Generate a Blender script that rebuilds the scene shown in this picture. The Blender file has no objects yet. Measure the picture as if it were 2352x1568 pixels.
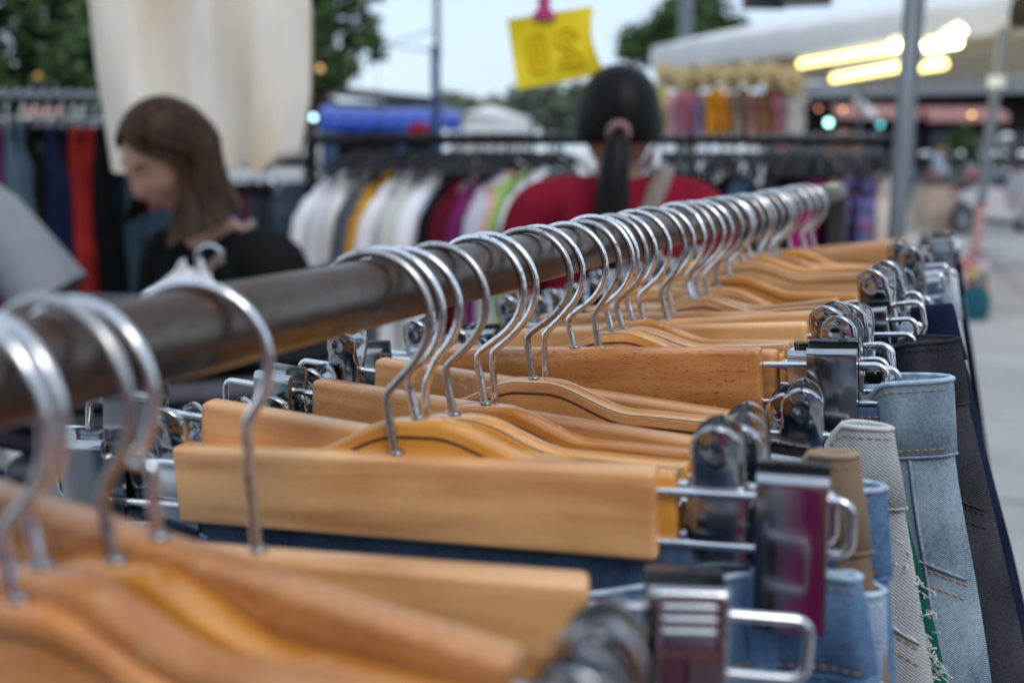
import bpy, bmesh, math, random
from math import sin, cos, pi, radians, sqrt, atan2
from mathutils import Vector, Matrix, Euler, noise

scene = bpy.context.scene
C = scene.collection
random.seed(11)

# ------------------------------------------------------------------ camera
PITCH = math.atan(432 / 2287)
CAM = Vector((0, 0, 1.45))
cd = bpy.data.cameras.new('camera')
cam = bpy.data.objects.new('camera', cd)
C.objects.link(cam)
cam.location = CAM
cam.rotation_euler = (pi / 2 - PITCH, 0, 0)
cd.sensor_width = 36
cd.lens = 36 * 2287 / 2352
cd.clip_start = 0.02
cd.clip_end = 2000
cd.dof.use_dof = True
cd.dof.focus_distance = 0.50
cd.dof.aperture_fstop = 5.3
scene.camera = cam

# ------------------------------------------------------------------ world
SUN_EL, SUN_AZ = radians(52), radians(150)
w = bpy.data.worlds.new('World')
scene.world = w
w.use_nodes = True
nt = w.node_tree
nt.nodes.clear()
wo = nt.nodes.new('ShaderNodeOutputWorld')
bg = nt.nodes.new('ShaderNodeBackground')
sky = nt.nodes.new('ShaderNodeTexSky')
sky.sky_type = 'NISHITA'
sky.sun_disc = False
sky.sun_elevation = SUN_EL
sky.sun_rotation = SUN_AZ
sky.air_density = 1.0
sky.dust_density = 1.5
tc = nt.nodes.new('ShaderNodeTexCoord')
mp = nt.nodes.new('ShaderNodeMapping')
mp.inputs['Scale'].default_value = (1, 1, 3.2)
nz = nt.nodes.new('ShaderNodeTexNoise')
nz.inputs['Scale'].default_value = 2.1
nz.inputs['Detail'].default_value = 6
nz.inputs['Roughness'].default_value = .55
cr = nt.nodes.new('ShaderNodeValToRGB')
cr.color_ramp.elements[0].position = .3
cr.color_ramp.elements[0].color = (.55, .55, .55, 1)
cr.color_ramp.elements[1].position = .7
cr.color_ramp.elements[1].color = (.92, .92, .92, 1)
mx = nt.nodes.new('ShaderNodeMixRGB')
mx.inputs['Color2'].default_value = (6.7, 8.15, 9.9, 1)      # the even cloud sheet
nt.links.new(tc.outputs['Generated'], mp.inputs['Vector'])
nt.links.new(mp.outputs['Vector'], nz.inputs['Vector'])
nt.links.new(nz.outputs['Fac'], cr.inputs['Fac'])
nt.links.new(cr.outputs['Color'], mx.inputs['Fac'])
nt.links.new(sky.outputs['Color'], mx.inputs['Color1'])
nt.links.new(mx.outputs['Color'], bg.inputs['Color'])
bg.inputs['Strength'].default_value = .1
nt.links.new(bg.outputs['Background'], wo.inputs['Surface'])

sd = bpy.data.lights.new('sun', 'SUN')
sun = bpy.data.objects.new('sun', sd)
C.objects.link(sun)
sd.energy = 1.0
sd.angle = radians(25)
sd.color = (1, .96, .9)
dirv = Vector((sin(SUN_AZ) * cos(SUN_EL), cos(SUN_AZ) * cos(SUN_EL), sin(SUN_EL)))
sun.rotation_euler = dirv.to_track_quat('Z', 'Y').to_euler()
sun.location = (0, 0, 20)

scene.view_settings.view_transform = 'Standard'
scene.view_settings.look = 'None'
scene.view_settings.exposure = 0.38
scene.view_settings.gamma = 1
scene.view_settings.use_curve_mapping = False
scene.render.engine = 'CYCLES'
scene.cycles.use_denoising = True
scene.cycles.max_bounces = 8
scene.cycles.sample_clamp_indirect = 4
scene.cycles.sample_clamp_direct = 0

# ------------------------------------------------------------------ helpers
def link(o, parent=None):
    C.objects.link(o)
    if parent is not None:
        o.parent = parent
    return o

def mesh(name, v, f, mat=None, smooth=True):
    m = bpy.data.meshes.new(name)
    m.from_pydata([tuple(p) for p in v], [], f)
    if smooth:
        m.polygons.foreach_set('use_smooth', [True] * len(m.polygons))
    if mat:
        m.materials.append(mat)
    m.update()
    return m

def obj(name, me, parent=None, loc=None, rot=None):
    o = bpy.data.objects.new(name, me)
    link(o, parent)
    if loc is not None: o.location = loc
    if rot is not None: o.rotation_euler = rot
    return o

def empty(name, loc=(0, 0, 0), rz=0.0):
    o = bpy.data.objects.new(name, None)
    o.empty_display_size = .05
    C.objects.link(o)
    o.location = loc
    o.rotation_euler = (0, 0, rz)
    return o

def tag(o, label, cat, group=None):
    o['label'] = label
    o['category'] = cat
    if group: o['group'] = group
    return o

def struct(o, kind='structure'):
    o['kind'] = kind
    return o

class MB:
    """collects shapes into one mesh"""
    def __init__(s): s.v = []; s.f = []
    def add(s, v, f):
        n = len(s.v)
        s.v += [Vector(p) for p in v]
        s.f += [tuple(i + n for i in q) for q in f]
        return s
    def box(s, c, d, r=None):
        x, y, z = [k / 2 for k in d]
        v = [Vector((a * x, b * y, e * z)) for a in (-1, 1) for b in (-1, 1) for e in (-1, 1)]
        if r is not None:
            R = Euler(r).to_matrix(); v = [R @ p for p in v]
        v = [p + Vector(c) for p in v]
        return s.add(v, [(0, 1, 3, 2), (4, 6, 7, 5), (0, 4, 5, 1), (2, 3, 7, 6), (0, 2, 6, 4), (1, 5, 7, 3)])
    def tube(s, pts, r, n=8, cap=True, closed=False, sc=None):
        pts = [Vector(p) for p in pts]
        m = len(pts)
        v = []; f = []
        ref = None
        for i, p in enumerate(pts):
            a = pts[(i - 1) % m] if (closed or i > 0) else p
            b = pts[(i + 1) % m] if (closed or i < m - 1) else p
            t = (b - a).normalized()
            if ref is None:
                ref = Vector((0, 0, 1)) if abs(t.z) < .9 else Vector((0, 1, 0))
            u = (ref - t * ref.dot(t)).normalized()
            ref = u
            w_ = t.cross(u)
            rr = r[i] if isinstance(r, (list, tuple)) else r
            for k in range(n):
                an = 2 * pi * k / n
                e = (1, 1) if sc is None else sc
                v.append(p + u * cos(an) * rr * e[0] + w_ * sin(an) * rr * e[1])
        for i in range(m if closed else m - 1):
            j = (i + 1) % m
            for k in range(n):
                l = (k + 1) % n
                f.append((i * n + k, i * n + l, j * n + l, j * n + k))
        if cap and not closed:
            f.append(tuple(range(n - 1, -1, -1)))
            f.append(tuple((m - 1) * n + k for k in range(n)))
        return s.add(v, f)
    def sphere(s, c, r, nu=16, nv=10):
        if not isinstance(r, (tuple, list)): r = (r, r, r)
        v = [Vector((c[0], c[1], c[2] + r[2]))]
        for j in range(1, nv):
            th = pi * j / nv
            for i in range(nu):
                ph = 2 * pi * i / nu
                v.append(Vector((c[0] + r[0] * sin(th) * cos(ph), c[1] + r[1] * sin(th) * sin(ph), c[2] + r[2] * cos(th))))
        v.append(Vector((c[0], c[1], c[2] - r[2])))
        f = [(0, 1 + i, 1 + (i + 1) % nu) for i in range(nu)]
        for j in range(nv - 2):
            for i in range(nu):
                a = 1 + j * nu + i; b = 1 + j * nu + (i + 1) % nu
                f.append((a, a + nu, b + nu, b))
        L = len(v) - 1
        f += [(L, 1 + (nv - 2) * nu + (i + 1) % nu, 1 + (nv - 2) * nu + i) for i in range(nu)]
        return s.add(v, f)
    def loft(s, rings, cap=True, closed=True):
        n = len(rings[0]); v = [Vector(p) for r in rings for p in r]; f = []
        for i in range(len(rings) - 1):
            for k in range(n if closed else n - 1):
                l = (k + 1) % n
                f.append((i * n + k, i * n + l, (i + 1) * n + l, (i + 1) * n + k))
        if cap:
            f.append(tuple(range(n - 1, -1, -1)))
            f.append(tuple((len(rings) - 1) * n + k for k in range(n)))
        return s.add(v, f)
    def extrude(s, outline, y0, y1):
        """outline in x,z; thickness along y"""
        n = len(outline)
        v = [Vector((p[0], y0, p[1])) for p in outline] + [Vector((p[0], y1, p[1])) for p in outline]
        f = [tuple(range(n)), tuple(range(2 * n - 1, n - 1, -1))]
        f += [(i, n + i, n + (i + 1) % n, (i + 1) % n) for i in range(n)]
        return s.add(v, f)
    def me(s, name, mat, smooth=True, bevel=0, seg=2, fixn=True):
        m = mesh(name, s.v, s.f, mat, smooth)
        b = bmesh.new(); b.from_mesh(m)
        if fixn: bmesh.ops.recalc_face_normals(b, faces=b.faces)
        if bevel:
            es = [e for e in b.edges if len(e.link_faces) == 2 and e.calc_face_angle(0) > .6]
            bmesh.ops.bevel(b, geom=es, offset=bevel, segments=seg, affect='EDGES', profile=.5)
        for fc in b.faces: fc.smooth = smooth
        b.to_mesh(m); b.free()
        if bevel and smooth:
            m.set_sharp_from_angle(angle=radians(50))
        return m
    def sharp(s, name, mat, ang=40):
        m = s.me(name, mat, True)
        m.set_sharp_from_angle(angle=radians(ang))
        return m

def lerp(a, b, t): return a + (b - a) * t
def sstep(a, b, x):
    t = min(1, max(0, (x - a) / (b - a))); return t * t * (3 - 2 * t)
def interp(tab, x):
    if x <= tab[0][0]: return tab[0][1]
    for (a, b), (c, d) in zip(tab, tab[1:]):
        if x <= c: return lerp(b, d, (x - a) / (c - a))
    return tab[-1][1]

# ------------------------------------------------------------------ materials
MATS = {}
def mat(name, col, rough=.6, metal=0.0, var=0.0, vscale=20, bump=0.0, bscale=80, sheen=0, emit=None, estr=0, stretch=(1, 1, 1), col2=None, coat=0, spec=.5):
    if name in MATS: return MATS[name]
    m = bpy.data.materials.new(name); m.use_nodes = True
    N = m.node_tree.nodes; L = m.node_tree.links
    b = N['Principled BSDF']
    b.inputs['Base Color'].default_value = (*col, 1)
    b.inputs['Roughness'].default_value = rough
    b.inputs['Metallic'].default_value = metal
    b.inputs['Specular IOR Level'].default_value = spec
    if sheen: b.inputs['Sheen Weight'].default_value = sheen
    if coat:
        b.inputs['Coat Weight'].default_value = coat; b.inputs['Coat Roughness'].default_value = .15
    if emit:
        b.inputs['Emission Color'].default_value = (*emit, 1); b.inputs['Emission Strength'].default_value = estr
    if var or bump or col2:
        t = N.new('ShaderNodeTexCoord'); mpn = N.new('ShaderNodeMapping')
        mpn.inputs['Scale'].default_value = stretch
        L.new(t.outputs['Object'], mpn.inputs['Vector'])
        oi = N.new('ShaderNodeObjectInfo')
        ad = N.new('ShaderNodeVectorMath'); ad.operation = 'MULTIPLY_ADD'
        ad.inputs[1].default_value = (7, 5, 3)
        L.new(oi.outputs['Random'], ad.inputs[0]); L.new(mpn.outputs['Vector'], ad.inputs[2])
        if var or col2:
            n = N.new('ShaderNodeTexNoise'); n.inputs['Scale'].default_value = vscale; n.inputs['Detail'].default_value = 5
            L.new(ad.outputs['Vector'], n.inputs['Vector'])
            r = N.new('ShaderNodeValToRGB')
            c2 = col2 or tuple(min(1, c * (1 + var)) for c in col)
            c1 = col if col2 else tuple(c * (1 - var) for c in col)
            r.color_ramp.elements[0].position = .32; r.color_ramp.elements[0].color = (*c1, 1)
            r.color_ramp.elements[1].position = .68; r.color_ramp.elements[1].color = (*c2, 1)
            L.new(n.outputs['Fac'], r.inputs['Fac']); L.new(r.outputs['Color'], b.inputs['Base Color'])
        if bump:
            n2 = N.new('ShaderNodeTexNoise'); n2.inputs['Scale'].default_value = bscale; n2.inputs['Detail'].default_value = 4
            L.new(ad.outputs['Vector'], n2.inputs['Vector'])
            bp = N.new('ShaderNodeBump'); bp.inputs['Strength'].default_value = bump; bp.inputs['Distance'].default_value = .002
            L.new(n2.outputs['Fac'], bp.inputs['Height']); L.new(bp.outputs['Normal'], b.inputs['Normal'])
    MATS[name] = m
    return m

def wood_mat(name, ca, cb, pore, rough=.33, coat=.35, pk=.7):
    m = bpy.data.materials.new(name); m.use_nodes = True
    N = m.node_tree.nodes; L = m.node_tree.links; b = N['Principled BSDF']
    t = N.new('ShaderNodeTexCoord'); oi = N.new('ShaderNodeObjectInfo')
    ad = N.new('ShaderNodeVectorMath'); ad.operation = 'MULTIPLY_ADD'; ad.inputs[1].default_value = (3.1, 1.7, 2.3)
    L.new(oi.outputs['Random'], ad.inputs[0]); L.new(t.outputs['Object'], ad.inputs[2])
    mp1 = N.new('ShaderNodeMapping'); mp1.inputs['Scale'].default_value = (7, 60, 95)
    L.new(ad.outputs['Vector'], mp1.inputs['Vector'])
    n1 = N.new('ShaderNodeTexNoise'); n1.inputs['Scale'].default_value = 1; n1.inputs['Detail'].default_value = 6; n1.inputs['Distortion'].default_value = .6
    L.new(mp1.outputs['Vector'], n1.inputs['Vector'])
    mp3 = N.new('ShaderNodeMapping'); mp3.inputs['Scale'].default_value = (14, 20, 40); mp3.inputs['Rotation'].default_value = (0, .16, 0)
    L.new(ad.outputs['Vector'], mp3.inputs['Vector'])
    n3 = N.new('ShaderNodeTexNoise'); n3.inputs['Scale'].default_value = 1; n3.inputs['Detail'].default_value = 2
    L.new(mp3.outputs['Vector'], n3.inputs['Vector'])
    av = N.new('ShaderNodeMath'); av.operation = 'MULTIPLY_ADD'; av.inputs[1].default_value = .5
    L.new(n3.outputs['Fac'], av.inputs[0])
    hf = N.new('ShaderNodeMath'); hf.operation = 'MULTIPLY'; hf.inputs[1].default_value = .5
    L.new(n1.outputs['Fac'], hf.inputs[0]); L.new(hf.outputs[0], av.inputs[2])
    r = N.new('ShaderNodeValToRGB')
    r.color_ramp.elements[0].position = .40; r.color_ramp.elements[0].color = (*[q * .86 for q in ca], 1)
    r.color_ramp.elements[1].position = .60; r.color_ramp.elements[1].color = (*cb, 1)
    L.new(av.outputs[0], r.inputs['Fac'])
    # pores: short dark flecks along the grain
    mp2 = N.new('ShaderNodeMapping'); mp2.inputs['Scale'].default_value = (260, 1500, 2000)
    L.new(ad.outputs['Vector'], mp2.inputs['Vector'])
    n2 = N.new('ShaderNodeTexNoise'); n2.inputs['Scale'].default_value = 1; n2.inputs['Detail'].default_value = 1
    L.new(mp2.outputs['Vector'], n2.inputs['Vector'])
    r2 = N.new('ShaderNodeValToRGB')
    r2.color_ramp.elements[0].position = .30; r2.color_ramp.elements[0].color = (1, 1, 1, 1)
    r2.color_ramp.elements[1].position = .38; r2.color_ramp.elements[1].color = (0, 0, 0, 1)
    L.new(n2.outputs['Fac'], r2.inputs['Fac'])
    ml = N.new('ShaderNodeMath'); ml.operation = 'MULTIPLY'; ml.inputs[1].default_value = pk
    L.new(r2.outputs['Color'], ml.inputs[0])
    mx_ = N.new('ShaderNodeMixRGB'); mx_.inputs['Color2'].default_value = (*pore, 1)
    L.new(ml.outputs[0], mx_.inputs['Fac']); L.new(r.outputs['Color'], mx_.inputs['Color1'])
    # per-piece tint
    hs = N.new('ShaderNodeHueSaturation')
    mr = N.new('ShaderNodeMapRange'); mr.inputs['To Min'].default_value = .82; mr.inputs['To Max'].default_value = 1.12
    L.new(oi.outputs['Random'], mr.inputs['Value']); L.new(mr.outputs['Result'], hs.inputs['Value'])
    L.new(mx_.outputs['Color'], hs.inputs['Color']); 
    # pale scuffs and dark nicks
    n4 = N.new('ShaderNodeTexNoise'); n4.inputs['Scale'].default_value = 150; n4.inputs['Detail'].default_value = 3
    L.new(ad.outputs['Vector'], n4.inputs['Vector'])
    r4 = N.new('ShaderNodeValToRGB')
    r4.color_ramp.elements[0].position = .665; r4.color_ramp.elements[0].color = (0, 0, 0, 1)
    r4.color_ramp.elements[1].position = .72; r4.color_ramp.elements[1].color = (.6, .6, .6, 1)
    L.new(n4.outputs['Fac'], r4.inputs['Fac'])
    mx4 = N.new('ShaderNodeMixRGB'); mx4.inputs['Color2'].default_value = (.62, .42, .24, 1)
    L.new(r4.outputs['Color'], mx4.inputs['Fac']); L.new(hs.outputs['Color'], mx4.inputs['Color1'])
    L.new(mx4.outputs['Color'], b.inputs['Base Color'])
    b.inputs['Roughness'].default_value = rough
    b.inputs['Coat Weight'].default_value = coat; b.inputs['Coat Roughness'].default_value = .2
    bp = N.new('ShaderNodeBump'); bp.inputs['Strength'].default_value = .12; bp.inputs['Distance'].default_value = .0006
    L.new(n1.outputs['Fac'], bp.inputs['Height']); L.new(bp.outputs['Normal'], b.inputs['Normal'])
    return m

def steel_mat(name, ca, cb, rough, spots=0.0, sc=260):
    m = bpy.data.materials.new(name); m.use_nodes = True
    N = m.node_tree.nodes; L = m.node_tree.links; b = N['Principled BSDF']
    b.inputs['Metallic'].default_value = 1
    t = N.new('ShaderNodeTexCoord'); oi = N.new('ShaderNodeObjectInfo')
    ad = N.new('ShaderNodeVectorMath'); ad.operation = 'ADD'
    L.new(oi.outputs['Random'], ad.inputs[0]); L.new(t.outputs['Object'], ad.inputs[1])
    n = N.new('ShaderNodeTexNoise'); n.inputs['Scale'].default_value = sc; n.inputs['Detail'].default_value = 6
    L.new(ad.outputs['Vector'], n.inputs['Vector'])
    r = N.new('ShaderNodeValToRGB')
    r.color_ramp.elements[0].position = .28; r.color_ramp.elements[0].color = (*ca, 1)
    r.color_ramp.elements[1].position = .45; r.color_ramp.elements[1].color = (*cb, 1)
    L.new(n.outputs['Fac'], r.inputs['Fac']); L.new(r.outputs['Color'], b.inputs['Base Color'])
    mr = N.new('ShaderNodeMapRange'); mr.inputs['To Min'].default_value = rough + .16; mr.inputs['To Max'].default_value = max(.04, rough - .05)
    L.new(n.outputs['Fac'], mr.inputs['Value']); L.new(mr.outputs['Result'], b.inputs['Roughness'])
    return m

def pipe_mat():
    m = bpy.data.materials.new('worn_steel_pipe'); m.use_nodes = True
    N = m.node_tree.nodes; L = m.node_tree.links; b = N['Principled BSDF']
    t = N.new('ShaderNodeTexCoord')
    mp1 = N.new('ShaderNodeMapping'); mp1.inputs['Scale'].default_value = (38, 9, 38)
    L.new(t.outputs['Object'], mp1.inputs['Vector'])
    n = N.new('ShaderNodeTexNoise'); n.inputs['Scale'].default_value = 1; n.inputs['Detail'].default_value = 6; n.inputs['Roughness'].default_value = .52
    L.new(mp1.outputs['Vector'], n.inputs['Vector'])
    r = N.new('ShaderNodeValToRGB')
    e = r.color_ramp.elements
    e[0].position = .40; e[0].color = (.060, .022, .011, 1)
    e[1].position = .62; e[1].color = (.150, .126, .112, 1)
    x = e.new(.50); x.color = (.095, .068, .054, 1)
    L.new(n.outputs['Fac'], r.inputs['Fac'])
    n2 = N.new('ShaderNodeTexNoise'); n2.inputs['Scale'].default_value = 320; n2.inputs['Detail'].default_value = 4
    L.new(t.outputs['Object'], n2.inputs['Vector'])
    r2 = N.new('ShaderNodeValToRGB')
    r2.color_ramp.elements[0].position = .36; r2.color_ramp.elements[0].color = (.45, .4, .38, 1)
    r2.color_ramp.elements[1].position = .55; r2.color_ramp.elements[1].color = (1, 1, 1, 1)
    L.new(n2.outputs['Fac'], r2.inputs['Fac'])
    mu = N.new('ShaderNodeMixRGB'); mu.blend_type = 'MULTIPLY'; mu.inputs['Fac'].default_value = .45
    L.new(r.outputs['Color'], mu.inputs['Color1']); L.new(r2.outputs['Color'], mu.inputs['Color2'])
    L.new(mu.outputs['Color'], b.inputs['Base Color'])
    mr = N.new('ShaderNodeMapRange'); mr.inputs['From Min'].default_value = .35; mr.inputs['From Max'].default_value = .6
    mr.inputs['To Min'].default_value = .25; mr.inputs['To Max'].default_value = .9
    L.new(n.outputs['Fac'], mr.inputs['Value']); L.new(mr.outputs['Result'], b.inputs['Metallic'])
    mr2 = N.new('ShaderNodeMapRange'); mr2.inputs['From Min'].default_value = .35; mr2.inputs['From Max'].default_value = .6
    mr2.inputs['To Min'].default_value = .45; mr2.inputs['To Max'].default_value = .22
    L.new(n.outputs['Fac'], mr2.inputs['Value']); L.new(mr2.outputs['Result'], b.inputs['Roughness'])
    bp = N.new('ShaderNodeBump'); bp.inputs['Strength'].default_value = .08; bp.inputs['Distance'].default_value = .0005
    L.new(n2.outputs['Fac'], bp.inputs['Height']); L.new(bp.outputs['Normal'], b.inputs['Normal'])
    return m

def denim_mat(name, dark, light, fade=.5, tw=1.0, twc=.35, ang=.9, rough=.9):
    """blue weft/white warp twill: fine diagonal lines with washed-out fading"""
    if name in MATS: return MATS[name]
    m = bpy.data.materials.new(name); m.use_nodes = True
    N = m.node_tree.nodes; L = m.node_tree.links; b = N['Principled BSDF']
    t = N.new('ShaderNodeTexCoord')
    n = N.new('ShaderNodeTexNoise'); n.inputs['Scale'].default_value = 26; n.inputs['Detail'].default_value = 6; n.inputs['Roughness'].default_value = .6
    mpf = N.new('ShaderNodeMapping'); mpf.inputs['Scale'].default_value = (1, 1, .7)
    L.new(t.outputs['Object'], mpf.inputs['Vector']); L.new(mpf.outputs['Vector'], n.inputs['Vector'])
    # twill lines
    mpt = N.new('ShaderNodeMapping'); mpt.inputs['Rotation'].default_value = (0, ang, 0)
    L.new(t.outputs['Object'], mpt.inputs['Vector'])
    wv = N.new('ShaderNodeTexWave'); wv.wave_type = 'BANDS'; wv.bands_direction = 'X'
    wv.inputs['Scale'].default_value = 2 * pi / (tw * .001) / 20
    wv.inputs['Distortion'].default_value = 1.2; wv.inputs['Detail'].default_value = 2; wv.inputs['Detail Scale'].default_value = 3
    L.new(mpt.outputs['Vector'], wv.inputs['Vector'])
    nf = N.new('ShaderNodeTexNoise'); nf.inputs['Scale'].default_value = 700; nf.inputs['Detail'].default_value = 2
    L.new(t.outputs['Object'], nf.inputs['Vector'])
    s1 = N.new('ShaderNodeMath'); s1.operation = 'MULTIPLY'; s1.inputs[1].default_value = twc
    L.new(wv.outputs['Fac'], s1.inputs[0])
    s2 = N.new('ShaderNodeMath'); s2.operation = 'MULTIPLY_ADD'; s2.inputs[1].default_value = .5
    L.new(nf.outputs['Fac'], s2.inputs[0]); L.new(s1.outputs[0], s2.inputs[2])
    s3 = N.new('ShaderNodeMath'); s3.operation = 'MULTIPLY_ADD'; s3.inputs[1].default_value = 1.15
    L.new(n.outputs['Fac'], s3.inputs[0]); L.new(s2.outputs[0], s3.inputs[2])
    mr = N.new('ShaderNodeMapRange'); mr.inputs['From Min'].default_value = .55 + .2 * (1 - fade); mr.inputs['From Max'].default_value = 1.25
    L.new(s3.outputs[0], mr.inputs['Value'])
    mxn = N.new('ShaderNodeMixRGB'); mxn.inputs['Color1'].default_value = (*dark, 1); mxn.inputs['Color2'].default_value = (*light, 1)
    L.new(mr.outputs['Result'], mxn.inputs['Fac']); L.new(mxn.outputs['Color'], b.inputs['Base Color'])
    b.inputs['Roughness'].default_value = rough
    b.inputs['Specular IOR Level'].default_value = .06
    bp = N.new('ShaderNodeBump'); bp.inputs['Strength'].default_value = .5; bp.inputs['Distance'].default_value = .0006
    L.new(s2.outputs[0], bp.inputs['Height']); L.new(bp.outputs['Normal'], b.inputs['Normal'])
    MATS[name] = m
    return m

def cloth(name, col, var=.08, vs=14, bump=.4, bs=60, rough=.9, sheen=.1, col2=None, stretch=(1, 1, 1)):
    return mat(name, col, rough, 0, var, vs, bump, bs, 0, col2=col2, stretch=stretch, spec=.06)

M_beech = wood_mat('beech_wood', (.53, .21, .064), (.75, .365, .13), (.16, .05, .015), pk=.35)
M_beech_pale = wood_mat('pale_beech_wood', (.60, .265, .092), (.80, .425, .175), (.2, .08, .03), pk=.12)
M_beech_red = wood_mat('reddish_beech_wood', (.56, .205, .056), (.75, .335, .108), (.12, .03, .01))
M_amber = wood_mat('amber_varnished_wood', (.57, .20, .024), (.77, .33, .05), (.3, .1, .02), .25, .6, pk=.15)
M_lam = mat('dark_glue_line', (.12, .035, .012), .5)
M_chrome = steel_mat('bright_plated_steel', (.55, .54, .55), (.80, .80, .82), .13)
M_wire = steel_mat('worn_plated_wire', (.30, .26, .24), (.80, .79, .80), .12, sc=420)
M_wire_dull = steel_mat('dull_plated_wire', (.16, .12, .10), (.50, .48, .47), .24, sc=300)
M_clip = steel_mat('grey_plated_clip_steel', (.33, .33, .345), (.46, .46, .475), .11, sc=60)
M_spring = steel_mat('dark_spring_steel', (.12, .12, .12), (.34, .34, .35), .3)
M_pipe = pipe_mat()
M_thread_gold = cloth('golden_thread', (.50, .27, .08), bump=0)
M_thread_pale = cloth('pale_thread', (.62, .60, .55), bump=0)
M_thread_dark = cloth('dark_thread', (.03, .03, .04), bump=0)
M_copper = mat('copper_button', (.5, .25, .12), .35, 1)
M_blackpl = mat('black_plastic', (.010, .010, .012), .35, spec=.25)
M_blackcl = cloth('black_cloth', (.012, .013, .015))
M_greymetal = mat('grey_painted_pole', (.16, .18, .20), .45, .2, .12, 9)

# ------------------------------------------------------------------ ground
def ground_mat():
    m = bpy.data.materials.new('concrete_paving'); m.use_nodes = True
    N = m.node_tree.nodes; L = m.node_tree.links; b = N['Principled BSDF']
    t = N.new('ShaderNodeTexCoord')
    n = N.new('ShaderNodeTexNoise'); n.inputs['Scale'].default_value = .9; n.inputs['Detail'].default_value = 9; n.inputs['Roughness'].default_value = .65
    L.new(t.outputs['Object'], n.inputs['Vector'])
    r = N.new('ShaderNodeValToRGB')
    r.color_ramp.elements[0].position = .3; r.color_ramp.elements[0].color = (.27, .26, .25, 1)
    r.color_ramp.elements[1].position = .65; r.color_ramp.elements[1].color = (.42, .41, .395, 1)
    L.new(n.outputs['Fac'], r.inputs['Fac'])
    n2 = N.new('ShaderNodeTexNoise'); n2.inputs['Scale'].default_value = 45; n2.inputs['Detail'].default_value = 4
    L.new(t.outputs['Object'], n2.inputs['Vector'])
    mr = N.new('ShaderNodeMapRange'); mr.inputs['To Min'].default_value = .82; mr.inputs['To Max'].default_value = 1.12
    L.new(n2.outputs['Fac'], mr.inputs['Value'])
    mu = N.new('ShaderNodeMixRGB'); mu.blend_type = 'MULTIPLY'; mu.inputs['Fac'].default_value = 1
    L.new(r.outputs['Color'], mu.inputs['Color1']); L.new(mr.outputs['Result'], mu.inputs['Color2'])
    bk = N.new('ShaderNodeTexBrick'); bk.inputs['Scale'].default_value = 1.0; bk.inputs['Mortar Size'].default_value = .022; bk.inputs['Brick Width'].default_value = 1.5; bk.inputs['Row Height'].default_value = 1.5; bk.offset = 0
    bk.inputs['Color1'].default_value = (1, 1, 1, 1); bk.inputs['Color2'].default_value = (.93, .93, .94, 1); bk.inputs['Mortar'].default_value = (.52, .50, .48, 1)
    mpb = N.new('ShaderNodeMapping'); mpb.inputs['Rotation'].default_value = (0, 0, .35); L.new(t.outputs['Object'], mpb.inputs['Vector']); L.new(mpb.outputs['Vector'], bk.inputs['Vector'])
    mu2 = N.new('ShaderNodeMixRGB'); mu2.blend_type = 'MULTIPLY'; mu2.inputs['Fac'].default_value = 1
    L.new(mu.outputs['Color'], mu2.inputs['Color1']); L.new(bk.outputs['Color'], mu2.inputs['Color2'])
    L.new(mu2.outputs['Color'], b.inputs['Base Color']); b.inputs['Roughness'].default_value = .85
    bp = N.new('ShaderNodeBump'); bp.inputs['Strength'].default_value = .3; bp.inputs['Distance'].default_value = .004
    L.new(n2.outputs['Fac'], bp.inputs['Height']); L.new(bp.outputs['Normal'], b.inputs['Normal'])
    return m
gv = [(-600, -200, 0), (600, -200, 0), (600, 1400, 0), (-600, 1400, 0)]
struct(obj('ground', mesh('ground', gv, [(0, 1, 2, 3)], ground_mat(), False)))

# ------------------------------------------------------------------ the rack in front
DV = Vector((0.44483493, 0.89561258, 0))
PERP = Vector((DV.y, -DV.x, 0))
P0 = Vector((0.05764058, 0.58923521, 1.39879736))
RP = .0127
T0, T1 = -.445, .86
rack = empty('clothes_rack', (P0 + DV * T1) * 1)
rack.location.z = 0
tag(rack, 'rusty steel pipe rack carrying the row of wooden clip hangers across the foreground', 'clothes rack')
ryaw = atan2(-DV.x, DV.y)
rack.rotation_euler = (0, 0, ryaw)
L_ = T1 - T0
M_postdark = mat('dark_brown_post', (.035, .028, .024), .6, 0, .3, 20)
mb = MB()
pts = [(0, -L_ + L_ * i / 60, P0.z) for i in range(61)]
mb.tube(pts, RP, 40)
obj('rail', mb.sharp('rail', M_pipe, 50), rack)
for yy in (.012, -L_ - .012):
    mb = MB().tube([(0, yy, .03), (0, yy, P0.z - .004)], .0115, 20)
    obj('post', mb.sharp('post', M_postdark, 50), rack)
    mb = MB().tube([(-.3, yy, .02), (.3, yy, .02)], .0125, 16)
    obj('foot', mb.sharp('foot', M_postdark, 50), rack)

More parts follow.
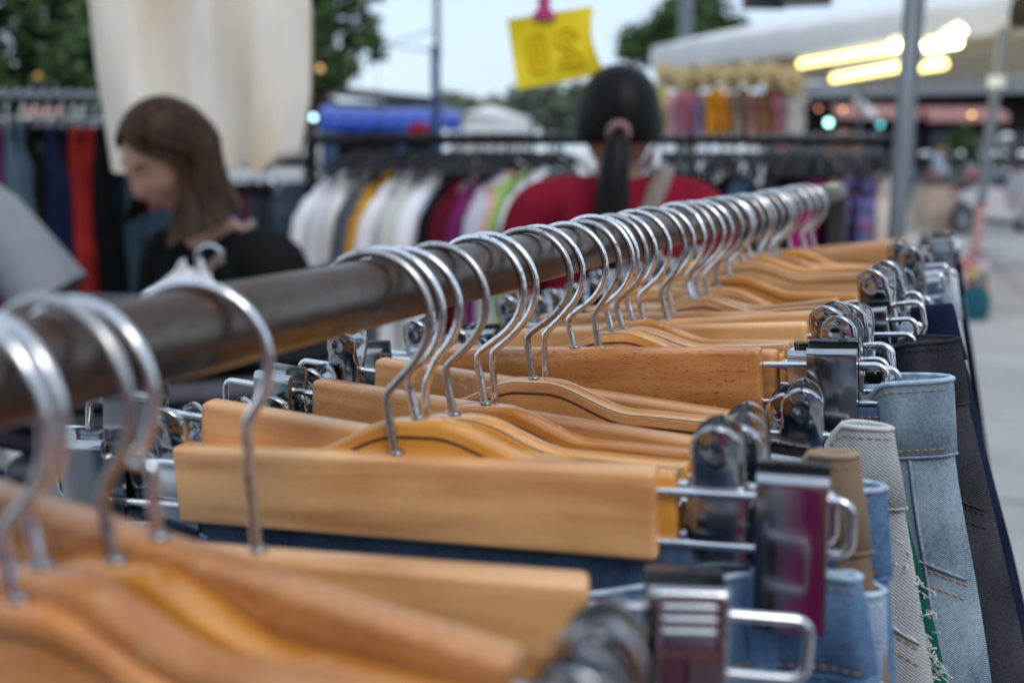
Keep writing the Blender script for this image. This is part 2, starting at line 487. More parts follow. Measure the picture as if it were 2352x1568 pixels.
# ------------------------------------------------------------------ clip hangers
def hook_mesh(drop, off, r=.00175, R=.023, m=None):
    zw = -.053 - drop
    p = []
    for i in range(30):
        a = radians(lerp(154, -36, i / 29))
        p.append(Vector((R * cos(a), 0, R * sin(a))))
    a = p[-1]
    k = Vector((off - .003, 0, max(zw + .016, -.030 - .2 * drop)))
    tang = Vector((-sin(radians(36)) * 1, 0, -cos(radians(36))))
    # cubic from the bow to the kink, then the straight stem
    c1 = a + tang * .009; c2 = k + Vector((max(.001, (a.x - k.x) * .45), 0, .007))
    for i in range(1, 9):
        t = i / 9
        p.append(a * (1 - t) ** 3 + c1 * 3 * t * (1 - t) ** 2 + c2 * 3 * t * t * (1 - t) + k * t ** 3)
    e = k + Vector((.0003, 0, -.003))
    p.append(k * .75 + c2 * .05 + e * .2)
    p.append(e + Vector((0, 0, -.002)))
    n = 5
    for i in range(1, n + 1):
        p.append(Vector((lerp(off - .0026, off, i / n), 0, lerp(e.z - .002, zw - .006, i / n))))
    rr = [r] * len(p); rr[0] = r * .75
    return MB().tube(p, rr, 10).sharp('hook', m or M_wire, 60)

def box_bar_mesh():
    b = MB().box((0, 0, -.0165), (.2, .0115, .033))
    return b
def arch_top(x):
    return -.014 * sstep(.007, .052, abs(x)) - .002 * sstep(.05, .1, abs(x))
def arch_outline():
    top = [(-.1 + .2 * i / 60, arch_top(-.1 + .2 * i / 60)) for i in range(61)]
    bot = [(.1, -.044), (.06, -.043), (.03, -.038), (0, -.036), (-.03, -.038), (-.06, -.043), (-.1, -.044)]
    return top + bot
bar_meshes = {}
for nm, mt in (('beech', M_beech), ('pale', M_beech_pale), ('red', M_beech_red), ('amber', M_amber)):
    bar_meshes['b', nm] = box_bar_mesh().me('wood_bar', mt, True, bevel=.0026, seg=3)
    bar_meshes['a', nm] = MB().extrude(arch_outline(), -.0055, .0055).me('wood_bar', mt, True, bevel=.0022, seg=2)
lam_mb = MB()
xs = [-.099 + .198 * i / 60 for i in range(61)]
for yy in (-.0055, .0055):
    lam_mb.tube([(x, yy, arch_top(x) - .0062) for x in xs], .0007, 6, sc=(1, .35))
lam_mesh = lam_mb.me('glue_line', M_lam)
edge_mb = MB()
for yy in (-.0046, .0046):
    edge_mb.tube([(x, yy, arch_top(x) - .0007) for x in xs], .0007, 6)
edge_mesh = edge_mb.me('worn_edge', wood_mat('worn_wood_edge', (.50, .27, .12), (.74, .50, .29), (.2, .08, .03), .5, .1, pk=.1))
ferrule_mesh = MB().sphere((0, 0, .0005), (.0029, .0029, .0014), 12, 6).me('ferrule', M_spring)
seam_mb = MB()
for yy in (-.00585, .00585):
    seam_mb.box((0, yy, -.0165), (.0005, .0006, .031))

def rod_mesh(sgn, z1, z2, xe):
    p = [(.096, z1), (.12, z1), (xe - .005, z1)]
    rc = .0048
    for i in range(1, 6):
        a = pi / 2 * (1 - i / 6); p.append((xe - rc + rc * cos(a), z1 - rc + rc * sin(a)))
    p += [(xe, z1 - rc), (xe, z2 + rc)]
    for i in range(1, 6):
        a = -pi / 2 * i / 6; p.append((xe - rc + rc * cos(a), z2 + rc + rc * sin(a)))
    p += [(xe - rc, z2), (.12, z2), (.096, z2)]
    return MB().tube([(sgn * a, 0, b) for a, b in p], .0016, 10).sharp('wire_loop', M_chrome, 60)
ROD = {}
for s in (1, -1):
    for ty, z1 in (('b', -.0085), ('a', -.021)):
        for xe in (.152, .158, .164):
            ROD[s, ty, xe] = rod_mesh(s, z1, z1 - .0185, xe)

def plate(rows, nu, side, name, mt, fn=None, back=.0022, th=.0008):
    """sheet-metal plate: rows of (z, half width, y); edges folded back; side -1 = front"""
    v = []; cols = [-1.0] + [lerp(-.965, .965, i / (nu - 1)) for i in range(nu)] + [1.0]
    for z, hw, y in rows:
        for u in cols:
            dy = back if abs(u) == 1 else (.25 * back if abs(u) > .96 else 0)
            yy = y + dy
            if fn: yy += fn(u, z)
            v.append(Vector((u * hw, yy, z)))
    nr, nc = len(rows), len(cols)
    v2 = [p + Vector((0, th, 0)) for p in v]
    f = []
    k = nr * nc
    for i in range(nr - 1):
        for j in range(nc - 1):
            a = i * nc + j
            f.append((a, a + 1, a + nc + 1, a + nc))
            f.append((k + a, k + a + nc, k + a + nc + 1, k + a + 1))
    bd = [j for j in range(nc)] + [i * nc + nc - 1 for i in range(1, nr)] + [(nr - 1) * nc + j for j in range(nc - 2, -1, -1)] + [i * nc for i in range(nr - 2, 0, -1)]
    for a, b in zip(bd, bd[1:] + bd[:1]): f.append((a, b, k + b, k + a))
    allv = v + v2
    if side > 0: allv = [Vector((p.x, -p.y, p.z)) for p in allv]
    mb = MB().add(allv, f)
    return mb.sharp(name, mt, 55)

def clip_parts(kind):
    P = {}
    if kind in ('plain', 'ribbed'):
        H = .0118
        def rows(dz, lift):
            r = [(0.0 + lift, H - .0006, -.0036), (.0002 + lift, H, -.0064), (-.0008 + lift, H, -.0074)]
            zs = [-.003, -.0042, -.0054, -.0066, -.0078, -.009, -.0102, -.0114, -.0126, -.0138, -.015, -.018, -.022, -.027, -.032, -.038, -.044, -.049, -.052]
            for z in zs:
                y = lerp(-.0080, -.0050, -z / .052)
                r.append((z + lift * (1 + z / .052), H, y))
            return r
        fn = None
        if kind == 'ribbed':
            def fn(u, z):
                if abs(u) > .75: return 0
                if z > -.0165 and z < -.003: return .0007 * (1 if (int((-z) / .0012) % 3 == 0) else 0)
                if z < -.018 and z > -.05: return .00035 * (1 if int((u + 1) * 8) % 2 else 0)
                return 0
        else:
            def fn(u, z): return 0.0
        P['front'] = plate(rows(0, 0), 17 if kind == 'ribbed' else 7, -1, 'front_plate', M_clip, fn)
        P['back'] = plate(rows(0, .0035), 7, 1, 'back_plate', M_clip)
    else:
        def rows():
            r = []
            tz = .0150; rad = .0092
            for i in range(9):
                a = pi / 2 * (1 - i / 8)
                z = tz - rad + rad * sin(a)
                r.append((z, max(.0006, rad * cos(a)), interp([(-.01, -.0045), (.015, -.0115)], z)))
            for z, hw in [(.003, .0092), (0, .0092), (-.003, .0092), (-.0065, .0093), (-.009, .0098), (-.0115, .0108), (-.014, .0112), (-.020, .0112), (-.027, .0112), (-.034, .0112), (-.041, .0112), (-.046, .0112)]:
                r.append((z, hw, interp([(-.046, -.0044), (-.036, -.0046), (-.022, -.0062), (-.011, -.0044), (-.008, -.0048), (.003, -.0090)], z)))
            return r
        def fn(u, z):
            d = sqrt((u / .55) ** 2 + ((z - .005) / .0062) ** 2)
            return .0011 * u * u - .0014 * (sstep(.45, .75, d) - sstep(.85, 1.15, d)) if z > -.006 else .0006 * u * u
        P['front'] = plate(rows(), 11, -1, 'front_plate', M_clip, fn)
        P['back'] = plate(rows(), 11, 1, 'back_plate', M_clip, fn)
    mb = MB()
    p = []
    for i in range(81):
        a = i / 80 * 2 * pi * 6
        p.append((-.0068 + .0136 * i / 80, .0030 * cos(a), -.0085 + .0030 * sin(a)))
    mb.tube(p, .0006, 5)
    mb.tube([(-.0105, 0, -.0085), (.0105, 0, -.0085)], .0021, 10)
    P['spring'] = mb.me('spring', M_spring)
    return P
CLIPS = {k: clip_parts(k) for k in ('plain', 'ribbed', 'tab')}

HANG = [(-0.411, 0.086, 0.049, -0.0099, 0.0093, 'a'), (-0.4034, 0.002, 0.06, -0.0152, 0.0095, 'a'), (-0.3869, 0.036, 0.023, -0.0114, 0.0156, 'a'), (-0.3785, 0.0934, -0.135, -0.0187, 0.0264, 'b'), (-0.3388, 0.36, -0.037, 0.0049, 0.0188, 'b'), (-0.2472, 0.131, 0.052, 0.0004, 0.0063, 'b'), (-0.2388, 0.111, 0.064, -0.0117, 0.0108, 'a'), (-0.225, 0.2, -0.09, -0.0021, 0.0141, 'b'), (-0.1992, 0.035, 0.078, -0.0036, 0.0037, 'a'), (-0.1648, -0.006, 0.081, -0.0003, 0.0001, 'a'), (-0.1535, 0.041, -0.043, 0.0031, 0.006, 'b'), (-0.1138, 0.058, 0.054, -0.0017, 0.0016, 'a'), (-0.0984, 0.05, -0.052, 0.0031, 0.0074, 'b'), (-0.0647, 0.013, 0.085, -0.0089, 0.0021, 'b'), (-0.0402, -0.1, 0.094, -0.0047, 0.0073, 'b'), (-0.0275, -0.03, 0.026, 0.0016, 0.0042, 'b'), (-0.0128, -0.112, 0.141, -0.0097, 0.0024, 'a'), (0.0034, -0.169, 0.19, -0.0085, 0.0015, 'a'), (0.0221, -0.145, 0.144, -0.0111, 0.0026, 'a'), (0.0419, 0.006, 0.099, -0.0045, 0.0046, 'b'), (0.0724, -0.049, 0.141, -0.0033, 0.0079, 'b'), (0.0984, 0.006, 0.082, -0.0049, 0.006, 'b'), (0.1286, -0.3, 0.224, -0.0092, 0.0075, 'a'), (0.1469, -0.159, 0.25, -0.0074, 0.0017, 'a'), (0.171, 0.017, 0.069, -0.0074, 0.005, 'a'), (0.198, 0.062, 0.069, 0.0035, 0.005, 'b'), (0.2296, -0.066, 0.047, -0.0064, 0.005, 'a'), (0.259, 0.021, 0.082, -0.0122, 0.005, 'a'), (0.2753, -0.004, 0.03, 0.0008, 0.005, 'b'), (0.3037, -0.012, 0.125, -0.0192, 0.0034, 'a'), (0.3312, 0.002, 0.146, -0.0201, 0.004, 'a'), (0.3548, 0.089, 0.134, -0.0003, 0.0092, 'b'), (0.3885, 0.01, 0.011, -0.0115, 0.005, 'a'), (0.4199, -0.031, 0.083, 0.0024, 0.005, 'b'), (0.4414, -0.048, 0.074, -0.012, 0.005, 'a'), (0.4705, 0.016, 0.02, -0.003, 0.005, 'b'), (0.5261, 0.052, 0.027, -0.0115, 0.005, 'a'), (0.5654, 0.034, 0.149, -0.0042, 0.0073, 'b'), (0.6017, 0.068, 0.08, -0.001, 0.005, 'b'), (0.631, 0.022, 0.136, -0.005, 0.0062, 'b')]
TINT = ['red', 'red', 'amber', 'red', 'pale', 'pale', 'amber', 'pale', 'amber', 'amber', 'beech', 'beech', 'pale', 'red', 'beech', 'beech', 'amber', 'beech', 'amber', 'pale', 'pale', 'beech', 'amber', 'red', 'amber', 'beech', 'red', 'amber', 'beech', 'pale', 'amber', 'pale', 'amber', 'beech', 'red', 'beech', 'amber', 'pale', 'beech', 'pale']
CLIPK = {0: 'tab', 2: 'tab', 3: 'tab', 4: 'ribbed', 5: 'plain', 6: 'tab', 7: 'plain', 8: 'tab', 9: 'tab', 10: 'plain', 11: 'tab', 12: 'tab', 13: 'plain', 14: 'plain', 15: 'tab', 16: 'tab', 17: 'tab', 18: 'tab', 19: 'plain', 20: 'plain', 21: 'tab', 22: 'tab', 23: 'tab', 31: 'ribbed', 37: 'ribbed', 39: 'ribbed'}
ORD = ['first', 'second', 'third', 'fourth', 'fifth', 'sixth', 'seventh', 'eighth', 'ninth', 'tenth', 'eleventh', 'twelfth', 'thirteenth', 'fourteenth', 'fifteenth', 'sixteenth', 'seventeenth', 'eighteenth', 'nineteenth', 'twentieth']
WHAT = {('a', 'amber'): 'amber arched wooden hanger', ('a', 'red'): 'reddish arched wooden hanger', ('a', 'beech'): 'tan arched wooden hanger', ('a', 'pale'): 'pale arched wooden hanger',
        ('b', 'beech'): 'tan straight wooden hanger', ('b', 'pale'): 'pale straight wooden hanger', ('b', 'red'): 'reddish straight wooden hanger'}
HL = {4: 'pale straight wooden hanger with ribbed clips just before the big sharp-ended pale bar',
      5: 'big pale straight wooden hanger whose clips mirror a magenta shirt',
      13: 'sharp reddish straight wooden hanger with dark pores and tall plain clips',
      20: 'pale straight wooden hanger by the tall flat clip beside charcoal jeans',
      31: 'pale straight wooden hanger with ribbed clips over white denim',
      11: 'tan arched wooden hanger with dark glue line, before the sharp reddish bar',
      3: 'reddish straight wooden hanger slanting across the bottom left corner'}
hangers = []
for i, (t, yw, ro, dr, off, ty) in enumerate(HANG):
    x = PERP * cos(yw) + DV * sin(yw); y = -PERP * sin(yw) + DV * cos(yw); z = Vector((0, 0, 1))
    x2 = x * cos(ro) + z * sin(ro); z2 = -x * sin(ro) + z * cos(ro)
    o = P0 + DV * t + Vector((0, 0, RP - .0211))
    h = empty('wooden_hanger')
    M = Matrix((x2, y, z2)).transposed().to_4x4(); M.translation = o
    h.matrix_world = M
    tint = TINT[i]
    if i in HL: lb = HL[i]
    elif i < 20: lb = '%s, %s hook on the pipe from its near end' % (WHAT[ty, tint], ORD[i])
    else: lb = '%s, %s hook from the far end of the pipe' % (WHAT[ty, tint], ORD[39 - i])
    tag(h, lb, 'hanger', 'wooden clip hangers along the rusty pipe')
    zw = -.053 - dr
    obj('hook', hook_mesh(dr, off, R=.023 * random.Random(i).uniform(.95, 1.06), m=(M_wire, M_wire, M_wire_dull)[i % 3]), h)
    wb = obj('wood_bar', bar_meshes[ty, tint], h, (off, 0, zw))
    if ty == 'a':
        obj('glue_line', lam_mesh, wb)
        if i >= 7 and i % 3 != 0: obj('worn_edge', edge_mesh, wb)
    obj('ferrule', ferrule_mesh, h, (off, 0, zw))
    rnd = random.Random(i * 7 + 1)
    xe = {5: .164, 4: .164, 8: .158, 11: .164}.get(i, rnd.choice((.152, .158)))
    ck = CLIPK.get(i, rnd.choice(('tab', 'plain', 'tab')))
    for s in (1, -1):
        obj('wire_loop', ROD[s, ty, xe], h, (off, 0, zw))
        cx = s * ({5: .1455, 4: .128, 6: .114, 7: .134, 8: .120, 9: .118, 11: .130, 12: .121, 13: .134, 14: .119, 15: .122, 16: .131, 17: .124, 18: .133, 20: .126}.get(i, .127 + rnd.uniform(-.010, .010)))
        cz = zw - (.0 if ty == 'b' else .0125)
        P = CLIPS[ck]
        c = obj('clip', P['front'], h, (off + cx, rnd.uniform(-.0005, .0005), cz), ((-.15 if s > 0 else -.08) if i == 5 else (-.18 if i == 4 else rnd.uniform(-.10, .06)), rnd.uniform(-.03, .03), .02 if i == 5 else rnd.uniform(-.06, .06)))
        obj('back_plate', P['back'], c); obj('spring', P['spring'], c)
        c['dx'] = cx
    hangers.append((h, off, zw, ck, i))

# ------------------------------------------------------------------ trousers on the clips
class Trousers:
    def __init__(s, prof, clips=(-.13, .13), seed=0, hmax=.0065, wave=.0022, loop=.006, sg=.012, lift=0.0):
        s.sg = sg; s.lift = lift
        s.prof = prof; s.cl = clips; s.r = random.Random(seed); s.hm = hmax; s.wv = wave; s.loop = loop
        s.ph = [s.r.uniform(0, 6.28) for _ in range(8)]
    def w(s, z): return interp(s.prof, z)
    def sag(s, x, z):
        c = abs(s.cl[1]) - .014
        return s.sg * (1 - sstep(.35, 1, abs(x) / c)) * (1 - sstep(.1, .3, z)) - s.lift * sstep(.05, .5, (abs(x) - abs(s.cl[1])) / max(.01, s.prof[0][1] - abs(s.cl[1]))) * (1 - sstep(.08, .3, z)) + .002 * sin(30 * x + s.ph[6]) * (1 - sstep(.02, .2, z))
    def y0(s, x, z):
        a = s.wv * (.5 + 1.5 * sstep(0, .12, z)); p = s.ph
        k = 1
        for c in s.cl: k *= 1 - (1 - sstep(.012, .03, abs(x - c))) * (1 - .75 * sstep(.04, .11, z))
        return k * a * (sin(34 * x + p[0]) + .6 * sin(71 * x + p[1] + 9 * z) + .5 * sin(21 * x - 26 * z + p[2]) + .35 * sin(60 * z + 25 * x + p[3]))
    def h(s, x, z):
        w = s.w(z); u = min(1, abs(x) / w)
        e = (1 - u ** 7) ** .5 if u < 1 else 0
        hh = s.hm * (.55 + .9 * sstep(0, .1, z) + .35 * sstep(.1, .25, z))
        if abs(x) > abs(s.cl[1]) + .004: hh = max(hh, lerp(hh, s.loop, sstep(.004, .02, abs(x) - abs(s.cl[1]))))
        for c in s.cl:
            g = (1 - sstep(.012, .026, abs(x - c))) * (1 - sstep(.045, .11, z))
            hh = lerp(hh, .0012, g)
        wr = (.0013 * sin(48 * z + 38 * x + s.ph[4]) + .0010 * sin(85 * z - 52 * x + s.ph[5])) * (.35 + .65 * sstep(.02, .07, z)) * (1 + .6 * sin(23 * x + 17 * z + s.ph[7]))
        return max(.0008, hh + wr) * e
    def ring(s, z, n=72, grow=0.0):
        w = s.w(z) + grow; P = []
        for k in range(n):
            a = 2 * pi * k / n
            c = cos(a)
            x = w * (abs(c) ** .62) * (1 if c >= 0 else -1)
            xx = max(-s.w(z), min(s.w(z), x))
            hh = s.h(xx, z) + grow
            sg = sin(a)
            sy = -1 if sg > 0 else 1
            if abs(sg) < .22: sy *= (abs(sg) / .22) ** .5
            P.append(Vector((x, s.y0(xx, z) + sy * hh, -z - s.sag(xx, z))))
        return P
    def front(s, x, z): return s.y0(x, z) - s.h(x, z)

def dashes(mb, pts, dash=.0023, gap=.0013, r=.00030, up=(0, -1, 0)):
    """short stitches along a path"""
    acc = 0; on = True; cur = [pts[0]]; lim = dash
    for a, b in zip(pts, pts[1:]):
        a = Vector(a); b = Vector(b); d = (b - a).length; p = 0
        while acc + d - p >= lim:
            p += lim - acc; q = a.lerp(b, p / d)
            if on:
                cur.append(q)
                if len(cur) >= 2: mb.tube([cur[0], cur[-1]], r, 4)
            on = not on; cur = [q]; acc = 0; lim = dash if on else gap
        acc += d - p
def make_trousers(h, off, zw, zt, prof, mt, label, name='denim_jeans', cat='jeans', clips=(-.13, .13), seed=0, detail=0, thread=None, group=None, band=.036, y=0.0, inner=None, length=.86, share=None, skirt=False, rim=None, **kw):
    root = empty(name)
    M = h.matrix_world @ Matrix.Translation((off, y, zw + zt))
    root.matrix_world = M
    tag(root, label, cat, group)
    if share and share.get('m'):
        for nm, me_ in share['m']: obj(nm, me_, root)
        return root
    T = Trousers(prof, clips, seed, **kw)
    parts = []
    Lb = .30 if not skirt else length
    zs = [.002, .012, .024, .036, .05, .065, .08, .095, .11, .125, .14, .155, .17, .185, .2, .215, .23, .25, .27, Lb]
    if skirt: zs[-1:] = [.3, .34, .38, .42, Lb]
    rings = [T.ring(z) for z in zs]
    inn = [[p + Vector((0, 0, 0)) for p in T.ring(z, grow=-.0012)] for z in (.10, .06, .03, .002)]
    parts.append(('seat_panel', MB().loft(inn + rings[:], cap=False).me('seat_panel', mt, True)))
    # waistband with a rolled rim
    n = 72
    prs = [T.ring(band, grow=.0002), T.ring(band - .0006, grow=.0013), T.ring(band * .5, grow=.0013), T.ring(.002, grow=.0012), T.ring(.0004, grow=.0006)]
    for p in prs[-1]: p.z += .0006
    top = [p + Vector((0, 0, .0005)) for p in T.ring(.0004, grow=-.0002)]
    ins = [T.ring(.003, grow=-.0009), T.ring(band * .6, grow=-.0011)]
    parts.append(('waistband', MB().loft(prs + [top] + ins, cap=False).me('waistband', inner or mt, True)))
    if rim:
        rg_ = [p + Vector((0, 0, .0003)) for p in T.ring(.0008, n=110, grow=.0007)]
        parts.append(('worn_rim', MB().tube(rg_, .0013, 6, closed=True).me('worn_rim', rim)))
        rg_ = T.ring(band, n=110, grow=.0010)
        parts.append(('band_seam', MB().tube(rg_, .0008, 5, closed=True).me('band_seam', mt)))
    if not skirt:
        for sg in (-1, 1):
            rg = []
            for j in range(9):
                z = lerp(.285, length, j / 8); hw = lerp(T.w(.28) * .505, T.w(.28) * .43, j / 8); lh = max(.010, T.h(.05, .28) * .97)
                cx = sg * T.w(.28) * .5
                rr = []
                for k in range(24):
                    a = 2 * pi * k / 24; c = cos(a)
                    xx = hw * (abs(c) ** .7) * (1 if c >= 0 else -1)
                    rr.append(Vector((cx + xx, sin(a) * -lh + .002 * sin(40 * xx + 9 * z + sg), -z)))
                rg.append(rr)
            parts.append(('leg', MB().loft(rg).me('leg', mt, True)))
    if detail:
        def path(f, a, b, n=60): return [f(lerp(a, b, i / n)) for i in range(n + 1)]
        w0 = T.w(.03)
        def on(x, z, l=.0016): return Vector((x, T.front(max(-T.w(z) * .995, min(T.w(z) * .995, x)), z) - l, -z - T.sag(x, z)))
        st = MB()
        for zz in (.0045, band - .0035):
            dashes(st, path(lambda x: on(x, zz, .0015), -w0 * .98, w0 * .985, 160))
        if detail > 1:
            # side seam, pocket lip and belt loops on the half that shows
            xs_ = .62
            sm = MB()
            sm.tube(path(lambda z: on(T.w(z) * xs_, z, .0004), band, .285, 40), .0011, 6)
            sm.tube(path(lambda z: on(T.w(z) * .90, z, .0002), band, .285, 40), .0009, 6)
            parts.append(('seam', sm.me('seam', mt)))
            dashes(st, path(lambda z: on(T.w(z) * xs_ + .0028, z, .0006), band, .285, 60))
            dashes(st, path(lambda z: on(T.w(z) * xs_ + .0062, z, .0006), band, .20, 60))
            pk = MB()
            def pl(t, dz=0): 
                z = .095 - .012 * sin(pi * t) + dz; return on(T.w(z) * lerp(xs_ + .04, .985, t), z, .0004)
            pk.tube(path(lambda t: pl(t), 0, 1, 20), .0009, 6)
            parts.append(('pocket_lip', pk.me('pocket_lip', mt)))
            for dz in (.003, .0105): dashes(st, path(lambda t: pl(t, dz), 0, 1, 20))
            for sx in (.80, .30, -.3, -.8):
                lp = MB()
                q = [on(T.w(.02) * sx, z, .0030 if .004 < z < band else .0012) for z in (-.0005, .004, band * .5, band, band + .006)]
                lp.tube(q, .0052, 8, sc=(1, .22) if False else (.22, 1))
                parts.append(('belt_loop', lp.me('belt_loop', mt)))
        parts.append(('stitching', st.me('stitching', thread or M_thread_gold, True, fixn=False)))
    for nm, me_ in parts:
        o_ = obj(nm, me_, root)
        if nm == 'stitching': o_['kind'] = 'stuff'
    if share is not None: share['m'] = parts
    return root

D_mid = denim_mat('mid_blue_denim', (.010, .040, .12), (.19, .33, .52), .5)
D_light = denim_mat('washed_light_denim', (.07, .14, .26), (.50, .60, .72), .6)
D_lightgrey = denim_mat('light_blue_grey_denim', (.06, .105, .15), (.40, .49, .56), .55, tw=.75, twc=.28)
D_pale = denim_mat('pale_twill_denim', (.13, .155, .19), (.52, .52, .51), .6, tw=1.15, twc=.6)
D_char = denim_mat('charcoal_denim', (.008, .0085, .011), (.070, .072, .08), .5)
D_dark = denim_mat('dark_indigo_denim', (.012, .025, .06), (.10, .16, .25), .45)
D_white = denim_mat('bleached_denim', (.30, .38, .46), (.72, .76, .78), .6)
K_khaki = denim_mat('khaki_twill', (.20, .135, .09), (.33, .235, .165), .5, twc=.15)
K_navy = denim_mat('navy_cotton', (.009, .013, .036), (.026, .034, .075), .4, twc=.1)
K_green = cloth('green_cotton', (.012, .10, .07))
K_black = cloth('black_cotton', (.008, .008, .010))
K_maroon = cloth('maroon_cotton', (.16, .01, .02))
K_greyc = cloth('grey_cotton', (.12, .12, .13))
W_light_old = denim_mat('light_worn_band_old', (.22, .34, .48), (.55, .64, .72), .6)
W_light = cloth('light_worn_band', (.42, .52, .62), .3, 160)
std = [(0, .168), (.1, .178), (.3, .192)]

G = 'trousers clipped to the wooden hangers'
def gm(i, *a, **k):
    h, off, zw, ck, _ = hangers[i]
    return make_trousers(h, off, zw, *a, **k)
gm(5, -.0357, [(0, .166), (.036, .172), (.1, .180), (.3, .2)], D_mid, 'mid blue jeans with a worn pale waistband under the big pale bar', clips=(-.1455, .1455), seed=4, detail=2, thread=M_thread_gold, group=G, hmax=.0075, loop=.012, rim=W_light)
gm(7, -.040, [(0, .178), (.036, .184), (.09, .19), (.3, .215)], D_light, 'washed light blue jeans bulging right of the magenta clip', seed=41, detail=1, thread=M_thread_pale, group=G, hmax=.008, loop=.012, lift=.012, rim=W_light)
gm(8, -.036, [(0, .1606), (.085, .1705), (.3, .19)], K_khaki, 'khaki trousers with a rolled waist beside the light blue jeans', name='khaki_trousers', cat='trousers', seed=8, detail=1, thread=cloth('khaki_thread', (.3, .2, .14), bump=0), group=G, loop=.006, lift=.025, rim=cloth('khaki_rim', (.36, .26, .18)))
gm(9, -.0286, [(0, .1701), (.078, .173), (.3, .178)], D_mid, 'vivid mid blue jeans with a gaping waist right of the khaki trousers', seed=9, detail=2, group=G, loop=.010, rim=W_light, thread=cloth('rust_thread', (.42, .17, .05), bump=0))
gm(11, -.036, [(0, .1668), (.117, .187), (.3, .21)], D_pale, 'pale grey coarse twill jeans behind the long wire loop', seed=12, detail=2, group=G, loop=.0075, lift=.021, rim=cloth('pale_rim', (.62, .62, .60)))
gm(12, -.036, [(0, .176), (.05, .196), (.09, .2085), (.14, .215), (.3, .229)], K_green, 'green skirt with frayed white edging between pale and light blue jeans', name='green_skirt', cat='skirt', seed=13, group=G, skirt=True, length=.5)
gm(14, -.032, [(0, .1811), (.036, .182), (.05, .1835), (.14, .1957), (.3, .213)], D_lightgrey, 'light blue jeans with a clear waistband seam and coin pocket', seed=21, detail=2, group=G, loop=.0135, hmax=.010, lift=.018, rim=W_light)
gm(19, -.030, [(0, .181), (.036, .185), (.198, .2165), (.3, .231)], D_char, 'charcoal black jeans with an open waist right of the tall flat clip', seed=20, detail=2, thread=M_thread_dark, group=G, loop=.015, hmax=.012, lift=.017, rim=D_char)
gm(23, -.0324, [(0, .170), (.218, .181), (.3, .193)], K_navy, 'navy trousers behind the charcoal jeans', name='navy_trousers', cat='trousers', seed=24, group=G, hmax=.012)
gm(31, -.0156, [(0, .1577), (.1, .1639), (.3, .18)], D_white, 'bleached white jeans under the ribbed clip', seed=32, detail=1, thread=M_thread_pale, group=G, hmax=.011)
gm(38, -.006, [(0, .1576), (.114, .1614), (.3, .17)], K_black, 'black trousers at the far end of the pipe', name='black_trousers', cat='trousers', seed=33, group=G, hmax=.012)
gm(4, -.058, std, D_light, 'light washed jeans on the nearest ribbed clips', seed=50, detail=1, thread=M_thread_pale, group=G, hmax=.007)
gm(10, -.026, [(0, .16), (.1, .166), (.3, .18)], D_dark, 'dark indigo jeans under the tan bar beside the vivid blue jeans', seed=51, detail=1, group=G)
gm(13, -.030, [(0, .155), (.1, .163), (.3, .18)], D_dark, 'dark indigo jeans under the sharp reddish bar', seed=52, detail=1, group=G)
gm(21, -.024, [(0, .160), (.1, .168), (.3, .18)], D_lightgrey, 'light blue jeans half hidden by the charcoal jeans', seed=53, detail=1, group=G)
shared = [dict() for _ in range(4)]
pool = [(D_dark, 'denim_jeans'), (D_mid, 'denim_jeans'), (K_black, 'denim_jeans'), (D_light, 'denim_jeans')]
for k, i in enumerate([0, 1, 2, 3, 6, 15, 16, 17, 18, 20, 22, 24, 25, 26, 27, 28, 29, 30, 32, 33, 34, 35, 36, 37, 39]):
    j = (k * 3 + 1) % 4
    if i == 6: j = 0
    gm(i, -.024 - (.012 if HANG[i][5] == 'a' else 0), [(0, .150), (.1, .158), (.3, .17)], pool[j][0], {0: 'dark indigo jeans packed tight among the wooden hangers', 1: 'mid blue jeans packed tight among the wooden hangers', 2: 'black jeans packed tight among the wooden hangers', 3: 'pale blue jeans packed tight among the wooden hangers'}[j], seed=60 + j, share=shared[j],
       group={0: 'packed dark jeans', 1: 'packed mid blue jeans', 2: 'packed black jeans', 3: 'packed pale jeans'}[j])

# frayed white trim along the green skirt's right edge, and a strip of crochet lace
h, off, zw, ck, _ = hangers[12]
gs = [o for o in C.objects if o.name == 'green_skirt'][0]
M_lace = cloth('white_lace', (.66, .64, .61), bump=.2)
mb = MB(); rn = random.Random(5)
for k in range(170):
    z = rn.choice([rn.uniform(.0, .10), rn.uniform(.05, .30)])
    xw = interp([(0, .176), (.05, .196), (.09, .2085), (.14, .215), (.3, .229)], z)
    c = Vector((xw - rn.uniform(-.001, .012), -.011 - rn.uniform(0, .005), -z))
    d = Vector((rn.uniform(-.3, 1), rn.uniform(-.7, .2), rn.uniform(-.9, .6))) * rn.uniform(.003, .008)
    e = Vector((rn.uniform(-1, 1), rn.uniform(-.6, .4), rn.uniform(-1, 1))) * .003
    mb.tube([c, c + d * .5 + e, c + d], .00035, 4)
fr = obj('frayed_edge', mb.me('frayed_edge', M_lace, fixn=False), gs); fr['kind'] = 'stuff'
mb = MB()
for a in range(4):
    for b in range(14):
        z = .148 + b * .0075; xw = interp([(0, .176), (.05, .196), (.09, .2085), (.14, .215), (.3, .229)], z) - .003 - a * .0068
        ring = [(xw + .0030 * cos(q * pi / 4), -.0125, -z + .0034 * sin(q * pi / 4)) for q in range(8)]
        mb.tube(ring, .0012, 5, closed=True)
lc = obj('crochet_lace', mb.me('crochet_lace', M_lace), gs); lc['kind'] = 'stuff'

# ------------------------------------------------------------------ placing things seen in the photograph at their real distance
F_ = 2287.0
def W(px, py, Y):
    """point on the sight line through (px, py) of the 2352-wide photograph, Y metres ahead"""
    r = Vector(((px - 1176) / F_, cos(PITCH) + (784 - py) / F_ * sin(PITCH), -sin(PITCH) + (784 - py) / F_ * cos(PITCH)))
    return CAM + r * (Y / r.y)

